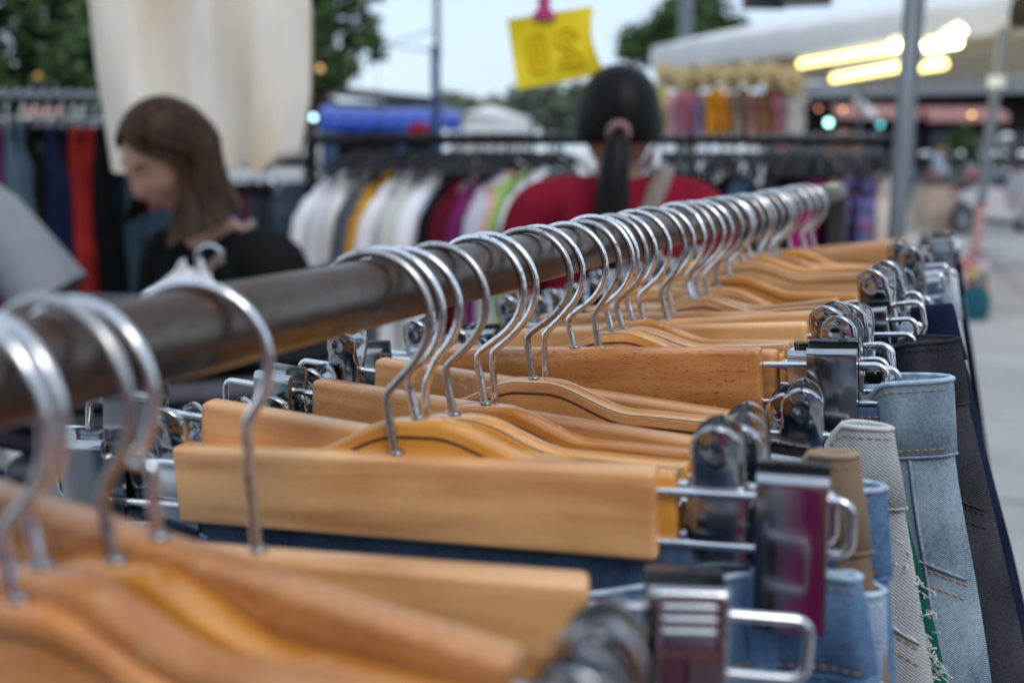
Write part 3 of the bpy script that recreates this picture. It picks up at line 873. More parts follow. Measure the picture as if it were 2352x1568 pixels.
# ------------------------------------------------------------------ trees
def leaf_mat(name, a, b):
    m = mat(name, a, .55, 0, 0, 1.3, 0, 80, 0, col2=b, spec=.3)
    return m
LF_dark = leaf_mat('dark_foliage', (.026, .056, .020), (.105, .165, .060))
LF_mid = leaf_mat('mid_foliage', (.028, .062, .020), (.095, .16, .050))
LF_grey = leaf_mat('greyish_foliage', (.10, .13, .085), (.24, .28, .19))
M_bark = cloth('tree_bark', (.07, .052, .04), .3, 9, .8, 20)
def tree(base, blobs, nleaf, lsize, m, label, seed, trunk_r=.12, group='trees round the market', name='broadleaf_tree', top=None, gaps=.35):
    rn = random.Random(seed)
    t = empty(name, base)
    tag(t, label, 'tree', group)
    B = Vector(base)
    v = []; f = []
    vol = [r[0] * r[1] * r[2] for _, r in blobs]; tot = sum(vol)
    for (c, r), vv in zip(blobs, vol):
        k = int(nleaf * vv / tot)
        cl = []
        for _ in range(max(6, k // 26)):
            d = Vector((rn.gauss(0, 1), rn.gauss(0, 1), rn.gauss(0, 1))).normalized() * (rn.random() ** .42)
            cl.append((Vector(c) - B + Vector((d.x * r[0], d.y * r[1], d.z * r[2])), rn.uniform(.10, .24) * max(r)))
        for _ in range(k):
            cc, cr_ = rn.choice(cl)
            p = cc + Vector((rn.gauss(0, 1), rn.gauss(0, 1), rn.gauss(0, .8))) * cr_ * .55
            a = Vector((rn.gauss(0, 1), rn.gauss(0, 1), rn.gauss(0, 1) * .6)).normalized()
            b = a.orthogonal().normalized(); b = (b + a.cross(b) * rn.uniform(-2, 2)).normalized()
            s = lsize * rn.uniform(.6, 1.3)
            n = len(v)
            nn = a.cross(b) * s * .12
            v += [p - a * s, p + b * s * .42 + nn, p + a * s, p - b * s * .42 + nn]
            f.append((n, n + 1, n + 2, n + 3))
    ob = obj('crown', mesh('crown', v, f, m, False), t)
    tb_ = MB()
    bc = Vector(blobs[0][0]) - B
    tb_.tube([(0, 0, -.05), (.04 * bc.z, .02, bc.z * .4), (bc.x * .7, bc.y * .7, bc.z * .8), (bc.x, bc.y, bc.z + blobs[0][1][2] * .5)], [trunk_r, trunk_r * .75, trunk_r * .55, trunk_r * .2], 10)
    for c, r in blobs[1:]:
        q = Vector(c) - B
        st = Vector((bc.x * .5, bc.y * .5, bc.z * .62))
        tb_.tube([st, st.lerp(q, .5) + Vector((0, 0, .1)), q], [trunk_r * .45, trunk_r * .3, trunk_r * .1], 6)
    obj('trunk', tb_.me('trunk', M_bark), t)
    return t
def gb(px, Y): p = W(px, 352, Y); return (p.x, p.y, 0)

Y = 9.0
tree(gb(60, Y), [(W(170, 60, Y), (.30, .6, .8)), (W(10, -60, Y), (.9, .7, .36)), (W(10, 195, Y), (.6, .6, .26)), (W(200, 190, Y), (.40, .6, .48)), (W(-60, 90, Y), (.30, .6, .8)), (W(120, 262, Y), (.6, .5, .26)), (W(60, 95, Y), (.34, .5, .34)), (W(230, 20, Y), (.4, .6, .8))], 9000, .075, LF_dark, 'dark leafy tree filling the top left corner behind the cream cloth', 3, .12)
Y = 14.0
tree(gb(690, Y), [(W(735, 60, Y), (.75, .8, .75)), (W(850, 95, Y), (.30, .5, .22)), (W(720, -20, Y), (.7, .8, .4)), (W(860, -10, Y), (.22, .4, .16)), (W(720, 175, Y), (.5, .6, .28)), (W(650, 60, Y), (.7, .8, .9))], 4800, .10, LF_mid, 'green tree showing between the cream cloth and the blue pole', 4, .14)
Y = 21.0
tree(gb(1570, Y), [(W(1600, 50, Y), (.95, 1, .42)), (W(1500, 95, Y), (.7, 1, .42)), (W(1660, 70, Y), (.6, .8, .3)), (W(1590, 0, Y), (.6, .8, .4)), (W(1460, 125, Y), (.35, .6, .35)), (W(1700, 95, Y), (.5, .6, .2))], 4200, .13, LF_mid, 'green tree rising behind the white stall canopy and black ponytail', 5, .16)
Y = 30.0
tree(gb(1270, Y), [(W(1280, 250, Y), (1.1, 1.2, .75)), (W(1215, 235, Y), (.6, 1, .5)), (W(1330, 265, Y), (.7, 1, .7))], 3200, .17, LF_grey, 'greyish green tree beyond the yellow sign', 6, .12)
for k, (px, py, a) in enumerate([(1035, 235, .8), (1110, 248, 1.0), (1175, 240, .9)]):
    Y = 46.0
    tree(gb(px, Y), [(W(px, py, Y), (a * 1.3, 1.2, .55)), (W(px + 20, py + 25, Y), (a * 1.5, 1.2, .8))], 1300, .22, LF_grey, ['far low tree right of the blue pole', 'far low tree above the white marquee', 'far low tree left of the greyish tree'][k], 7 + k, .14)
# small ball of leaves on a thin stem left of the blue pole
Y = 16.0
tree(gb(866, Y), [(W(868, 138, Y), (.13, .13, .08))], 160, .05, LF_mid, 'tiny tufted sapling top against the sky left of the blue pole', 12, .018)

# ------------------------------------------------------------------ far buildings, awnings, tarps
M_bluepaint = mat('blue_painted_steel', (.012, .045, .13), .45, 0, .15, 6)
M_darkroof = mat('dark_roof_sheet', (.030, .034, .042), .5, 0, .3, 3)
M_tarp = mat('blue_tarpaulin', (.010, .055, .36), .28, 0, .15, 3, .3, 8, spec=.6)
M_white = cloth('white_canvas', (.68, .68, .67), .06, 3, .4, 6, .6)
M_beigecan = cloth('beige_canvas', (.68, .55, .36), .10, 2, .3, 5, .7)
M_wall_dark = mat('dark_shop_front', (.012, .010, .010), .8, 0, .4, 1.5, spec=.1)
M_glassd = mat('dark_window_glass', (.015, .02, .025), .08)
M_pinkawn = cloth('faded_pink_awning', (.42, .22, .21), .12, 2)
M_conc = mat('pale_render', (.42, .41, .40), .85, 0, .15, 1.2, .3, 9)
M_rooftile = mat('grey_roof', (.12, .12, .125), .7, 0, .3, 3)
def part(parent, name, mbx, m, smooth=True, ang=40):
    return obj(name, mbx.sharp(name, m, ang), parent)

# blue pole with lamp arm
Y = 14.0
p = W(1003, 352, Y)
t = empty('utility_pole', (p.x, p.y, 0)); tag(t, 'tall thin blue pole standing against the pale sky', 'pole')
zt = W(1003, 105, Y).z
part(t, 'lower_pole', MB().tube([(0, 0, 0), (0, 0, zt)], .062, 14), M_bluepaint)
part(t, 'upper_pole', MB().tube([(.03, 0, zt - .2), (.03, 0, zt + 3.5)], .045, 12), M_greymetal)
part(t, 'bracket', MB().box((.015, 0, zt - .1), (.13, .1, .05)), M_bluepaint)
for k, (a, b) in enumerate([((860, 62), 118), ((800, 150), 70)]):
    q = W(a[0] - 160, a[1] - 20, 24) ; e = Vector((p.x, p.y, W(1003, b, Y).z))
    mid = q.lerp(e, .5) - Vector((0, 0, .25))
    cv = [q * (1 - u) ** 2 + mid * 2 * u * (1 - u) + e * u * u for u in [i / 14 for i in range(15)]]
    o = obj('overhead_cable', MB().tube(cv, .012, 6).me('overhead_cable', M_blackpl))
    tag(o, ['upper thin cable running left from the blue pole', 'lower thin cable running left from the blue pole'][k], 'cable')

# blue and dark shed
Y = 24.0
a = W(722, 195, Y); b = W(1012, 230, Y)
t = empty('market_shed', ((a.x + b.x) / 2, Y + 1, 0)); tag(t, 'dark flat-roofed shed with blue posts behind the blue tarpaulin', 'shed')
ww = b.x - a.x
mb = MB(); mb.add([(-ww / 2, -1.2, a.z), (ww / 2, -1.2, b.z + .05), (ww / 2, 1.4, b.z + .15), (-ww / 2, 1.4, a.z + .1), (-ww / 2, -1.2, a.z - .22), (ww / 2, -1.2, b.z - .18), (ww / 2, 1.4, b.z - .08), (-ww / 2, 1.4, a.z - .12)], [(0, 1, 2, 3), (7, 6, 5, 4), (0, 4, 5, 1), (1, 5, 6, 2), (2, 6, 7, 3), (3, 7, 4, 0)])
part(t, 'roof', mb, M_darkroof)
part(t, 'wall', MB().box((0, 1.0, (a.z - .3) / 2), (ww - .2, .08, a.z - .3)), M_wall_dark)
for xx in (-ww / 2 + .35, .18 * ww, ww / 2 - .1):
    part(t, 'post', MB().box((xx, -1.0, 1.28), (.24, .12, 2.56)), M_bluepaint)
part(t, 'side_panel', MB().box((-ww / 2 + .15, 0, 1.4), (.08, 1.9, 2.8)), M_bluepaint)

# blue tarpaulin canopy
Y = 18.0
a = W(745, 243, Y); b = W(1062, 298, Y)
t = empty('tarp_canopy', ((a.x + b.x) / 2, Y, 0)); tag(t, 'bright blue tarpaulin canopy with a pale sheen above the shirt rail', 'canopy')
hw = (b.x - a.x) / 2
zt = a.z; zb = b.z
mb = MB(); nx = 24
rows = []
for (yy, zz) in [(-.75, zb - .02), (-.76, zb + .13), (-.70, zb + .22), (-.35, zt - .04), (0, zt), (.35, zt - .04), (.7, zb + .2)]:
    rows.append([(lerp(-hw, hw, i / nx), yy + .02 * sin(i * 2.1), zz - .05 * sin(pi * i / nx) * (1 if zz > zb + .1 else .2) - (.10 * max(0, (i / nx - .8) / .2) if zz > zb + .3 else 0) + .012 * sin(i * 1.7 + yy * 3)) for i in range(nx + 1)])
mb.loft(rows, cap=False, closed=False)
part(t, 'tarpaulin', mb, M_tarp)
for xx in (-hw + .05, hw - .05):
    for yy in (-.7, .68):
        part(t, 'post', MB().tube([(xx, yy, 0), (xx, yy, zb + .12)], .02, 8), M_greymetal)
o = obj('red_cloth', MB().box((0, 0, 0), (.34, .05, .20)).me('red_cloth', cloth('red_cloth', (.25, .02, .025)), bevel=.02), None, tuple(W(962, 297, 17.1)))
tag(o, 'small red cloth hanging at the lower edge of the blue tarpaulin', 'cloth')

# white marquee and white car beyond
Y = 27.0
a = W(1062, 246, Y); b = W(1222, 330, Y)
t = empty('white_marquee', ((a.x + b.x) / 2, Y, 0)); tag(t, 'white marquee in the distance right of the blue tarpaulin', 'marquee')
hw = (b.x - a.x) / 2
part(t, 'roof', MB().add([(-hw, -1, a.z - .22), (hw, -1, a.z - .35), (hw, 1, a.z - .3), (-hw, 1, a.z - .2), (-.2 * hw, 0, a.z + .05)], [(0, 1, 4), (1, 2, 4), (2, 3, 4), (3, 0, 4)]), M_white)
part(t, 'side_wall', MB().box((0, -.97, (a.z - .33) / 2), (2 * hw - .06, .03, a.z - .35)), M_white)
for xx in (-hw + .03, hw - .03):
    part(t, 'post', MB().tube([(xx, -1, 0), (xx, -1, a.z - .3)], .03, 8), M_greymetal)
def car(label, px, Y, col, rz, zlift=0):
    p = W(px, 352, Y)
    t = empty('parked_car', (p.x, p.y, 0), rz); tag(t, label, 'car')
    prof = [(-2.1, .35), (-2.15, .75), (-1.5, .92), (-.85, 1.42), (.6, 1.46), (1.35, 1.0), (2.05, .85), (2.12, .4)]
    mb = MB().loft([[(x, s * (.82 if z > 1 else .88), z) for x, z in prof] for s in (-1, -.5, .5, 1)])
    part(t, 'body', mb, mat('car_paint_' + str(round(col[0], 2)), col, .25, 0, coat=.8), ang=30)
    part(t, 'windscreen', MB().add([(-1.45, -.72, .95), (-.86, -.7, 1.40), (-.86, .7, 1.40), (-1.45, .72, .95)], [(0, 1, 2, 3)]), M_glassd)
    for s in (-1, 1):
        part(t, 'side_window', MB().box((-.1, s * .86, 1.18), (1.3, .02, .3)), M_glassd)
        for xx in (-1.35, 1.3):
            part(t, 'wheel', MB().tube([(xx, s * .78, .32), (xx, s * .92, .32)], .32, 20), M_blackpl)
    return t
car('white car parked beyond the ponytailed person, mostly hidden', 1270, 30, (.7, .7, .72), radians(8))

# ------------------------------------------------------------------ white stall with lit tubes on the right
FL = W(1497, 160, 13.6); FR = W(2318, 78, 9.4)
FL.z = FR.z = (FL.z + FR.z) / 2
ax = (FR - FL); Ls = ax.length; ex = ax.normalized(); ey = Vector((-ex.y, ex.x, 0))
t = empty('market_stall', (FL.x, FL.y, 0)); t.rotation_euler = (0, 0, atan2(ex.y, ex.x))
tag(t, 'white canopied market stall lit by yellow tubes on the right', 'stall')
D = 4.2; zc = FL.z
mb = MB(); nx = 20
def cv_(x, y): return zc + .34 - .04 * sin(pi * x / Ls) + .03 * sin(x * 3 + y) - .55 * abs(y - D / 2) / (D / 2) * .0
mb.loft([[(Ls * i / nx, yy, zz + .012 * sin(i * 2.3 + yy)) for i in range(nx + 1)] for yy, zz in [(-.02, zc), (-.035, zc + .17), (0, zc + .30), (D * .5, zc + .75), (D, zc + .30), (D + .03, zc)]], cap=False, closed=False)
part(t, 'canopy', mb, M_white)
part(t, 'canopy_lining', MB().add([(0.02, .03, zc + .06), (Ls - .02, .03, zc + .06), (Ls - .02, D - .03, zc - .05), (.02, D - .03, zc - .05)], [(0, 1, 2, 3)]), M_beigecan, ang=20)
for k in range(6):
    yy = .3 + k * .7
    part(t, 'roof_rail', MB().tube([(0, yy, zc + .02 - .03 * k), (Ls, yy, zc + .02 - .03 * k)], .022, 8), M_white)
for xx, yy in ((.06, .06), (.06, D - .06), (Ls - .06, D - .06)):
    part(t, 'post', MB().tube([(xx, yy, 0), (xx, yy, zc + .05)], .03, 10), M_greymetal)
stall = t
M_tube = mat('warm_fluorescent_tube', (1, .9, .6), .4, emit=(1.0, .78, .20), estr=3.2)
M_tube2 = mat('white_fluorescent_tube', (1, .95, .8), .4, emit=(1.0, .86, .46), estr=9.0)
LT = [((1835, 148), (2095, 104), 9.8, M_tube, 'long yellow fluorescent tube left of the grey post, upper'), ((1912, 181), (2092, 150), 9.2, M_tube, 'yellow fluorescent tube left of the grey post, lower'),
      ((2048, 106), (2096, 100), 8.6, M_tube2, 'short white lamp just left of the grey post'), ((2122, 108), (2200, 98), 8.6, M_tube2, 'white fluorescent tube right of the grey post'),
      ((2160, 92), (2208, 72), 8.9, M_tube2, 'slanted white tube end highest on the right of the grey post'), ((2118, 156), (2168, 148), 8.8, M_tube, 'short yellow tube right of the grey post, lowest')]
for a, b, Yd, m, lb in LT:
    pa, pb = W(a[0], a[1], Yd + .3), W(b[0], b[1], Yd - .3)
    o = empty('tube_lamp', tuple((pa + pb) / 2)); tag(o, lb, 'lamp', 'lit tubes under the white stall canopy')
    c = (pa + pb) / 2
    obj('tube', MB().tube([pa - c, pb - c], .035, 10).me('tube', m), o)
    obj('batten', MB().tube([pa - c + Vector((0, 0, .075)), pb - c + Vector((0, 0, .075))], .022, 6).me('batten', M_white), o)
# clothes hung under the stall at its left end
cols = [((.55, .52, .10), 'lime'), ((.60, .33, .40), 'pink'), ((.50, .18, .22), 'rose'), ((.27, .2, .33), 'violet'), ((.75, .33, .03), 'orange'), ((.62, .22, .04), 'rust orange'), ((.30, .24, .18), 'brown'), ((.42, .20, .16), 'dull red'), ((.30, .15, .08), 'chestnut'), ((.50, .18, .24), 'raspberry'), ((.40, .38, .36), 'pale grey')]
def flat_garment(mb_w, H, seed, thick=.05):
    """hanging top: shoulders, short sleeves, hem"""
    rn = random.Random(seed)
    out = []
    for zz, hw in [(0, .28), (.05, .62), (.12, 1.0), (.3, 1.04), (.32, .72), (.6, .70), (1.0, .78)]:
        n = 20; r = []
        for k in range(n):
            a = 2 * pi * k / n; c = cos(a)
            x = mb_w * hw * (abs(c) ** .7) * (1 if c >= 0 else -1)
            r.append((x, sin(a) * thick * (.5 + .5 * min(1, zz * 4)) + .012 * sin(9 * zz + 14 * x + seed), -zz * H))
        out.append(r)
    return MB().loft(out)
for k, (c, nm) in enumerate(cols):
    px = 1522 + k * 31
    Yd = 12.6 - .12 * k
    p = W(px, 205 + (8 if k % 2 else 0), Yd)
    o = obj('hanging_dress', flat_garment(.17, .62, k).sharp('hanging_dress', cloth(nm.replace(' ', '_') + '_dress_cloth', c, .3, 7), 60), None, tuple(p), (0, 0, .6 + .2 * sin(k * 3)))
    tag(o, nm + ' dress hanging under the left end of the white stall', 'dress', 'dresses under the white stall')
pr = obj('clothes_line', MB().tube([W(1500, 203, 12.7), W(1880, 203, 11.3)], .012, 8).me('clothes_line', M_greymetal)); tag(pr, 'thin rail under the white stall carrying bright dresses', 'rail')
rn = random.Random(8)
for k in range(7):
    p = W(1530 + k * 48, 176 + rn.uniform(-5, 9), 12.2 - k * .15)
    o = obj('straw_hat', MB().loft([[(r * cos(q * pi / 8), r * sin(q * pi / 8), z) for q in range(16)] for r, z in ((.16, 0), (.165, .012), (.09, .03), (.08, .10), (.03, .115))]).sharp('straw_hat', cloth('straw', (.42, .32, .17), .25, 40)), None, tuple(p), (1.25, .2 * sin(k), .4))
    tag(o, 'straw coloured hat hung under the stall roof, ' + ORD[k] + ' from its left end', 'hat', 'straw hats under the stall roof')

# ------------------------------------------------------------------ grey posts
def post_between(pb, pt_, r, name, label, cat='post'):
    o = empty(name, tuple(pb)); tag(o, label, cat)
    d = pt_ - pb
    part(o, 'pole', MB().tube([(0, 0, 0), d], r, 16), M_greymetal)
    part(o, 'base_plate', MB().tube([(0, 0, 0), (0, 0, .012)], r * 3, 12), M_greymetal)
    return o, d
Yp = 4.1
a = W(2064, 540, Yp); b = W(2108, 30, Yp)
d = (b - a) / (b.z - a.z)
pb = a - d * a.z; ptp = b + d * .9
post, dd = post_between(pb, ptp, .026, 'tent_post', 'slim grey steel post leaning slightly, crossing the lit tubes')
part(post, 'clamp', MB().tube([dd * .62, dd * .645], .034, 12), M_greymetal)
Yp = 9.15
a = W(2252, 480, Yp); b = W(2300, 95, Yp)
d = (b - a) / (b.z - a.z)
pb = a - d * a.z
post2, dd = post_between(pb, b + d * .12, .042, 'stall_post', 'grey stall corner post with red and white tape near the ground')
M_tape_r = mat('red_tape', (.40, .05, .04), .5); M_tape_w = mat('white_tape', (.50, .48, .46), .5)
for k in range(15):
    z0 = .30 + k * .046
    part(post2, 'tape_band', MB().tube([d * z0, d * (z0 + .046)], .045, 14), M_tape_r if k % 2 == 0 else M_tape_w)
part(post2, 'clamp', MB().tube([d * 2.02, d * 2.12], .07, 12), M_white)
# dark post further back and the dark panels at the top edge
Yp = 17.0
a = W(1574, 90, Yp)
o, _ = post_between(Vector((a.x, a.y, 0)), Vector((a.x, a.y, 5.6)), .12, 'lamp_post', 'thick dark post in front of the tree behind the stall roof')
for k, (x0, x1, yb, Yp) in enumerate([(1704, 1802, 22, 4.3), (1800, 1908, 16, 4.15)]):
    a = W(x0, yb, Yp); b = W(x1, yb - (4 if k else 2), Yp)
    hw = (b.x - a.x) / 2
    o = empty('hanging_board', ((a.x + b.x) / 2, Yp, a.z), -.25 if k else .1)
    tag(o, ['dark mottled board hanging at the top edge, left of its pair', 'plain grey board hanging at the top edge, nearest the grey post'][k], 'board')
    part(o, 'panel', MB().box((0, 0, .16), (2 * hw, .03, .32)), mat('dark_board' if k == 0 else 'slate_board', (.035, .036, .045) if k == 0 else (.085, .085, .095), .6, 0, .5 if k == 0 else .1, 30))
    for xx in (-hw * .8, hw * .8): part(o, 'cord', MB().tube([(xx, 0, .32), (xx, 0, .9)], .003, 5), M_blackpl)
pz = W(1800, -190, 4.25).z
hr = obj('overhead_rail', MB().tube([(W(1650, 0, 4.25).x, 4.25, a.z + .9), (ptp.x, ptp.y, a.z + .9)], .016, 10).me('overhead_rail', M_greymetal))
tag(hr, 'overhead rail from which two dark boards hang by the grey post', 'rail')

# ------------------------------------------------------------------ shop row far right
Y = 35.0
a = W(1845, 352, Y); b = W(2700, 352, Y)
t = empty('shop_building', ((a.x + b.x) / 2, Y + 3, 0)); tag(t, 'dark shop row with faded pink awning behind the parked scooters', 'building')
wd = b.x - a.x; hz = W(2000, 222, Y).z
part(t, 'wall', MB().box((0, 0, hz / 2), (wd, 5, hz)), M_wall_dark)
part(t, 'roof', MB().add([(-wd / 2 - .3, -3.1, hz - .05), (wd / 2 + .3, -3.1, hz + .25), (wd / 2 + .3, 0, hz + 1.0), (-wd / 2 - .3, 0, hz + .6), (-wd / 2 - .3, 3, hz), (wd / 2 + .3, 3, hz)], [(0, 1, 2, 3), (3, 2, 5, 4)]), M_rooftile)
for k in range(7):
    xx = -wd / 2 + .7 + k * 1.45
    w_ = part(t, 'window', MB().box((xx, -2.52, 1.45), (1.05, .06, 1.5)), M_bluepaint if k == 3 else M_blackpl)
    part(w_, 'pane', MB().box((xx, -2.56, 1.45), (.92, .03, 1.36)), M_glassd)
for k, (x0, x1, zz) in enumerate([(1985, 2200, 255), (2215, 2420, 262)]):
    p0_, p1_ = W(x0, zz, Y - 3.4), W(x1, zz, Y - 3.4)
    o_ = MB().add([((p0_.x) - t.location.x, -3.6, p0_.z - .15), (p1_.x - t.location.x, -3.6, p1_.z - .15), (p1_.x - t.location.x, -3.6, p1_.z + .1), (p0_.x - t.location.x, -3.6, p0_.z + .1), (p1_.x - t.location.x, -2.52, p1_.z + .45), (p0_.x - t.location.x, -2.52, p0_.z + .45)], [(0, 1, 2, 3), (3, 2, 4, 5)])
    part(t, 'awning', o_, M_pinkawn)
o_ = MB().add([(-1.9 + (W(1985, 250, 23).x - t.location.x), -3.7, hz - .25)] * 1, [])
aw = MB(); p0_ = W(1965, 228, 31.3); p1_ = W(2010, 268, 31.3)
aw.tube([p0_ - t.location, p1_ - t.location], .12, 8, sc=(1, .4)); part(t, 'awning_edge', aw, M_white)
Y = 40.0
a = W(2035, 352, Y); b = W(2900, 352, Y)
t = empty('house', ((a.x + b.x) / 2, Y + 4, 0)); tag(t, 'grey roofed house rising behind the white stall canopy', 'house')
wd = b.x - a.x; z1 = W(2100, 45, Y).z; z2 = W(2350, 4, Y).z
part(t, 'wall', MB().box((0, 0, (z1 - .6) / 2), (wd - .8, 6, z1 - .6)), M_conc)
part(t, 'roof', MB().add([(-wd / 2, -3.6, z1 - .4), (wd / 2, -3.6, z1 + .2), (wd / 2, 0, z2 + 1.2), (-wd / 2 + 1, 0, z1 + .5), (-wd / 2, 3.6, z1 - .4), (wd / 2, 3.6, z1 + .2)], [(0, 1, 2, 3), (3, 2, 5, 4), (0, 3, 4), (1, 5, 2)]), M_rooftile)
for k in range(5):
    w_ = part(t, 'window', MB().box((-wd / 2 + 1.6 + k * 2.6, -3.02, z1 - 1.9), (1.3, .08, 1.1)), M_white)
    part(w_, 'pane', MB().box((-wd / 2 + 1.6 + k * 2.6, -3.07, z1 - 1.9), (1.15, .03, .95)), M_glassd)
# green shrub by the shop
Y = 24.0
tree(gb(2215, Y), [(W(2215, 318, Y), (.42, .4, .42)), (W(2190, 345, Y), (.35, .4, .35))], 900, .10, LF_mid, 'dark green shrub against the shop beside the far stall post', 33, .04, name='shrub')

# small lamps that blur to discs of light, then glowing stand-ins for orange-brown leaves
def bulb(px, py, Y, col, e, label, r=.035):
    p = W(px, py, Y)
    o = empty('string_bulb', tuple(p)); tag(o, label, 'light bulb', 'small lit bulbs in the distance')
    obj('glass_bulb', MB().sphere((0, 0, 0), r, 12, 8).me('glass_bulb', mat('lit_bulb_%d_%d' % (px, py), col, .3, emit=col, estr=e)), o)
    obj('socket', MB().tube([(0, 0, r * .8), (0, 0, r * 2.2)], r * .45, 8).me('socket', M_blackpl), o)
bulb(1903, 282, 18, (.45, 1, .85), 5, 'bright pale green lamp right of the dresses', .055)
bulb(2022, 286, 20, (.12, .5, .55), 2.0, 'dim teal lamp left of the grey post', .055)
bulb(1826, 300, 18, (.05, .30, .32), 1.0, 'faint teal lamp above the far rail', .04)
bulb(1936, 252, 19, (1, .42, .12), 2.2, 'orange bulb above the bright green lamp', .035)
bulb(1880, 250, 19, (1, .40, .2), 1.0, 'dim brown-orange bulb left of the bright green lamp', .035)
bulb(2232, 264, 14, (1, .55, .10), 4, 'golden bulb left of the taped stall post', .024)
bulb(720, 270, 12, (.55, .9, 1), 4.5, 'pale blue lamp at the right edge of the cream cloth', .030)
bulb(90, 175, 8.5, (1, .5, .15), .25, 'dull orange bulb in the dark tree, lower', .03)  # glowing ball added for orange-brown leaves; no bulb hangs here
bulb(735, 158, 13.2, (1, .55, .2), .45, 'orange bulb under the green tree by the cream cloth', .045)  # another glowing stand-in for brownish leaves, not a lamp

# ------------------------------------------------------------------ people
SK = mat('warm_skin', (.50, .265, .175), .5, 0, .10, 12, .15, 200, spec=.35)
SK2 = mat('tan_skin', (.40, .20, .13), .5, 0, .10, 12, .15, 200, spec=.35)
M_lips = mat('lips', (.33, .075, .075), .4)
M_eyew = mat('eye_white', (.7, .68, .65), .2)
M_iris = mat('dark_iris', (.02, .012, .008), .15)
def hair_mat(name, a, b):
    return mat(name, a, .42, 0, .3, 30, .5, 60, 0, stretch=(3, 3, .25), col2=b, spec=.12)
H_brown = hair_mat('brown_hair', (.011, .0060, .0036), (.062, .032, .0155))
H_black = hair_mat('black_hair', (.003, .003, .0035), (.007, .007, .008))

def skin_mesh(name, joints, edges, m, sub=2, root=0):
    """one continuous surface grown round a skeleton"""
    me_ = bpy.data.meshes.new(name + '_skeleton')
    me_.from_pydata([tuple(j[0]) for j in joints], edges, [])
    o = bpy.data.objects.new(name + '_tmp', me_); C.objects.link(o)
    md = o.modifiers.new('s', 'SKIN'); md.use_smooth_shade = True
    for i, j in enumerate(joints):
        sv = me_.skin_vertices[0].data[i]
        r = j[1]; sv.radius = r if isinstance(r, tuple) else (r, r)
        sv.use_root = (i == root)
    sb_ = o.modifiers.new('d', 'SUBSURF'); sb_.levels = sub; sb_.render_levels = sub
    dg = bpy.context.evaluated_depsgraph_get()
    ev = o.evaluated_get(dg)
    out = bpy.data.meshes.new_from_object(ev)
    out.name = name
    bpy.data.objects.remove(o)
    bpy.data.meshes.remove(me_)
    out.materials.clear(); out.materials.append(m)
    for p_ in out.polygons: p_.use_smooth = True
    return out

def head_shape(c, R, s=1.0):
    """vertices/faces of a head looking to -y"""
    nu, nv = 40, 28
    v = []; f = []
    for j in range(nv + 1):
        th = pi * j / nv
        for i in range(nu):
            ph = 2 * pi * i / nu
            d = Vector((sin(th) * sin(ph), -sin(th) * cos(ph), cos(th)))
            p = Vector((d.x * .074, d.y * .093, d.z * .112))
            # jaw narrows, back of skull rounds out
            if p.z < -.01:
                k = sstep(-.01, -.11, p.z)
                p.x *= 1 - .34 * k
                if p.y > 0: p.y *= 1 - .55 * k
                else: p.y *= 1 - .06 * k
            if d.y < 0:
                fx = abs(p.x)
                # nose, sockets, lips, chin
                nz_ = math.exp(-(p.x / .011) ** 2)
                zz = p.z
                nose = interp([(-.055, 0), (-.040, .2), (-.030, 1), (-.018, .75), (.010, .25), (.022, 0)], zz)
                p.y -= .021 * nose * nz_
                p.y += .009 * math.exp(-((fx - .031) / .016) ** 2 - ((zz - .012) / .012) ** 2)
                p.y -= .005 * math.exp(-((zz - .030) / .010) ** 2) * math.exp(-(fx / .05) ** 2)
                p.y -= .007 * math.exp(-((zz + .062) / .010) ** 2 - (p.x / .022) ** 2)
                p.y += .004 * math.exp(-((zz + .078) / .007) ** 2 - (p.x / .03) ** 2)
                p.y -= .007 * math.exp(-((zz + .096) / .012) ** 2 - (p.x / .02) ** 2)
                p.y -= .004 * math.exp(-((fx - .043) / .018) ** 2 - ((zz + .022) / .02) ** 2)
            v.append(Vector(c) + R @ (p * s))
    for j in range(nv):
        for i in range(nu):
            a = j * nu + i; b = j * nu + (i + 1) % nu
            f.append((a, a + nu, b + nu, b))
    # ears
    mb = MB()
    for sx in (-1, 1):
        mb.sphere((0, 0, 0), (.010, .018, .031), 10, 8)
    n = len(mb.v) // 2
    for k, p in enumerate(mb.v):
        sx = -1 if k < n else 1
        q = Vector((p.x + sx * (.074 + .12 * abs(p.y)), p.y + .012, p.z - .005))
        mb.v[k] = Vector(c) + R @ (q * s)
    k = len(v)
    return v + mb.v, f + [tuple(i + k for i in q) for q in mb.f]

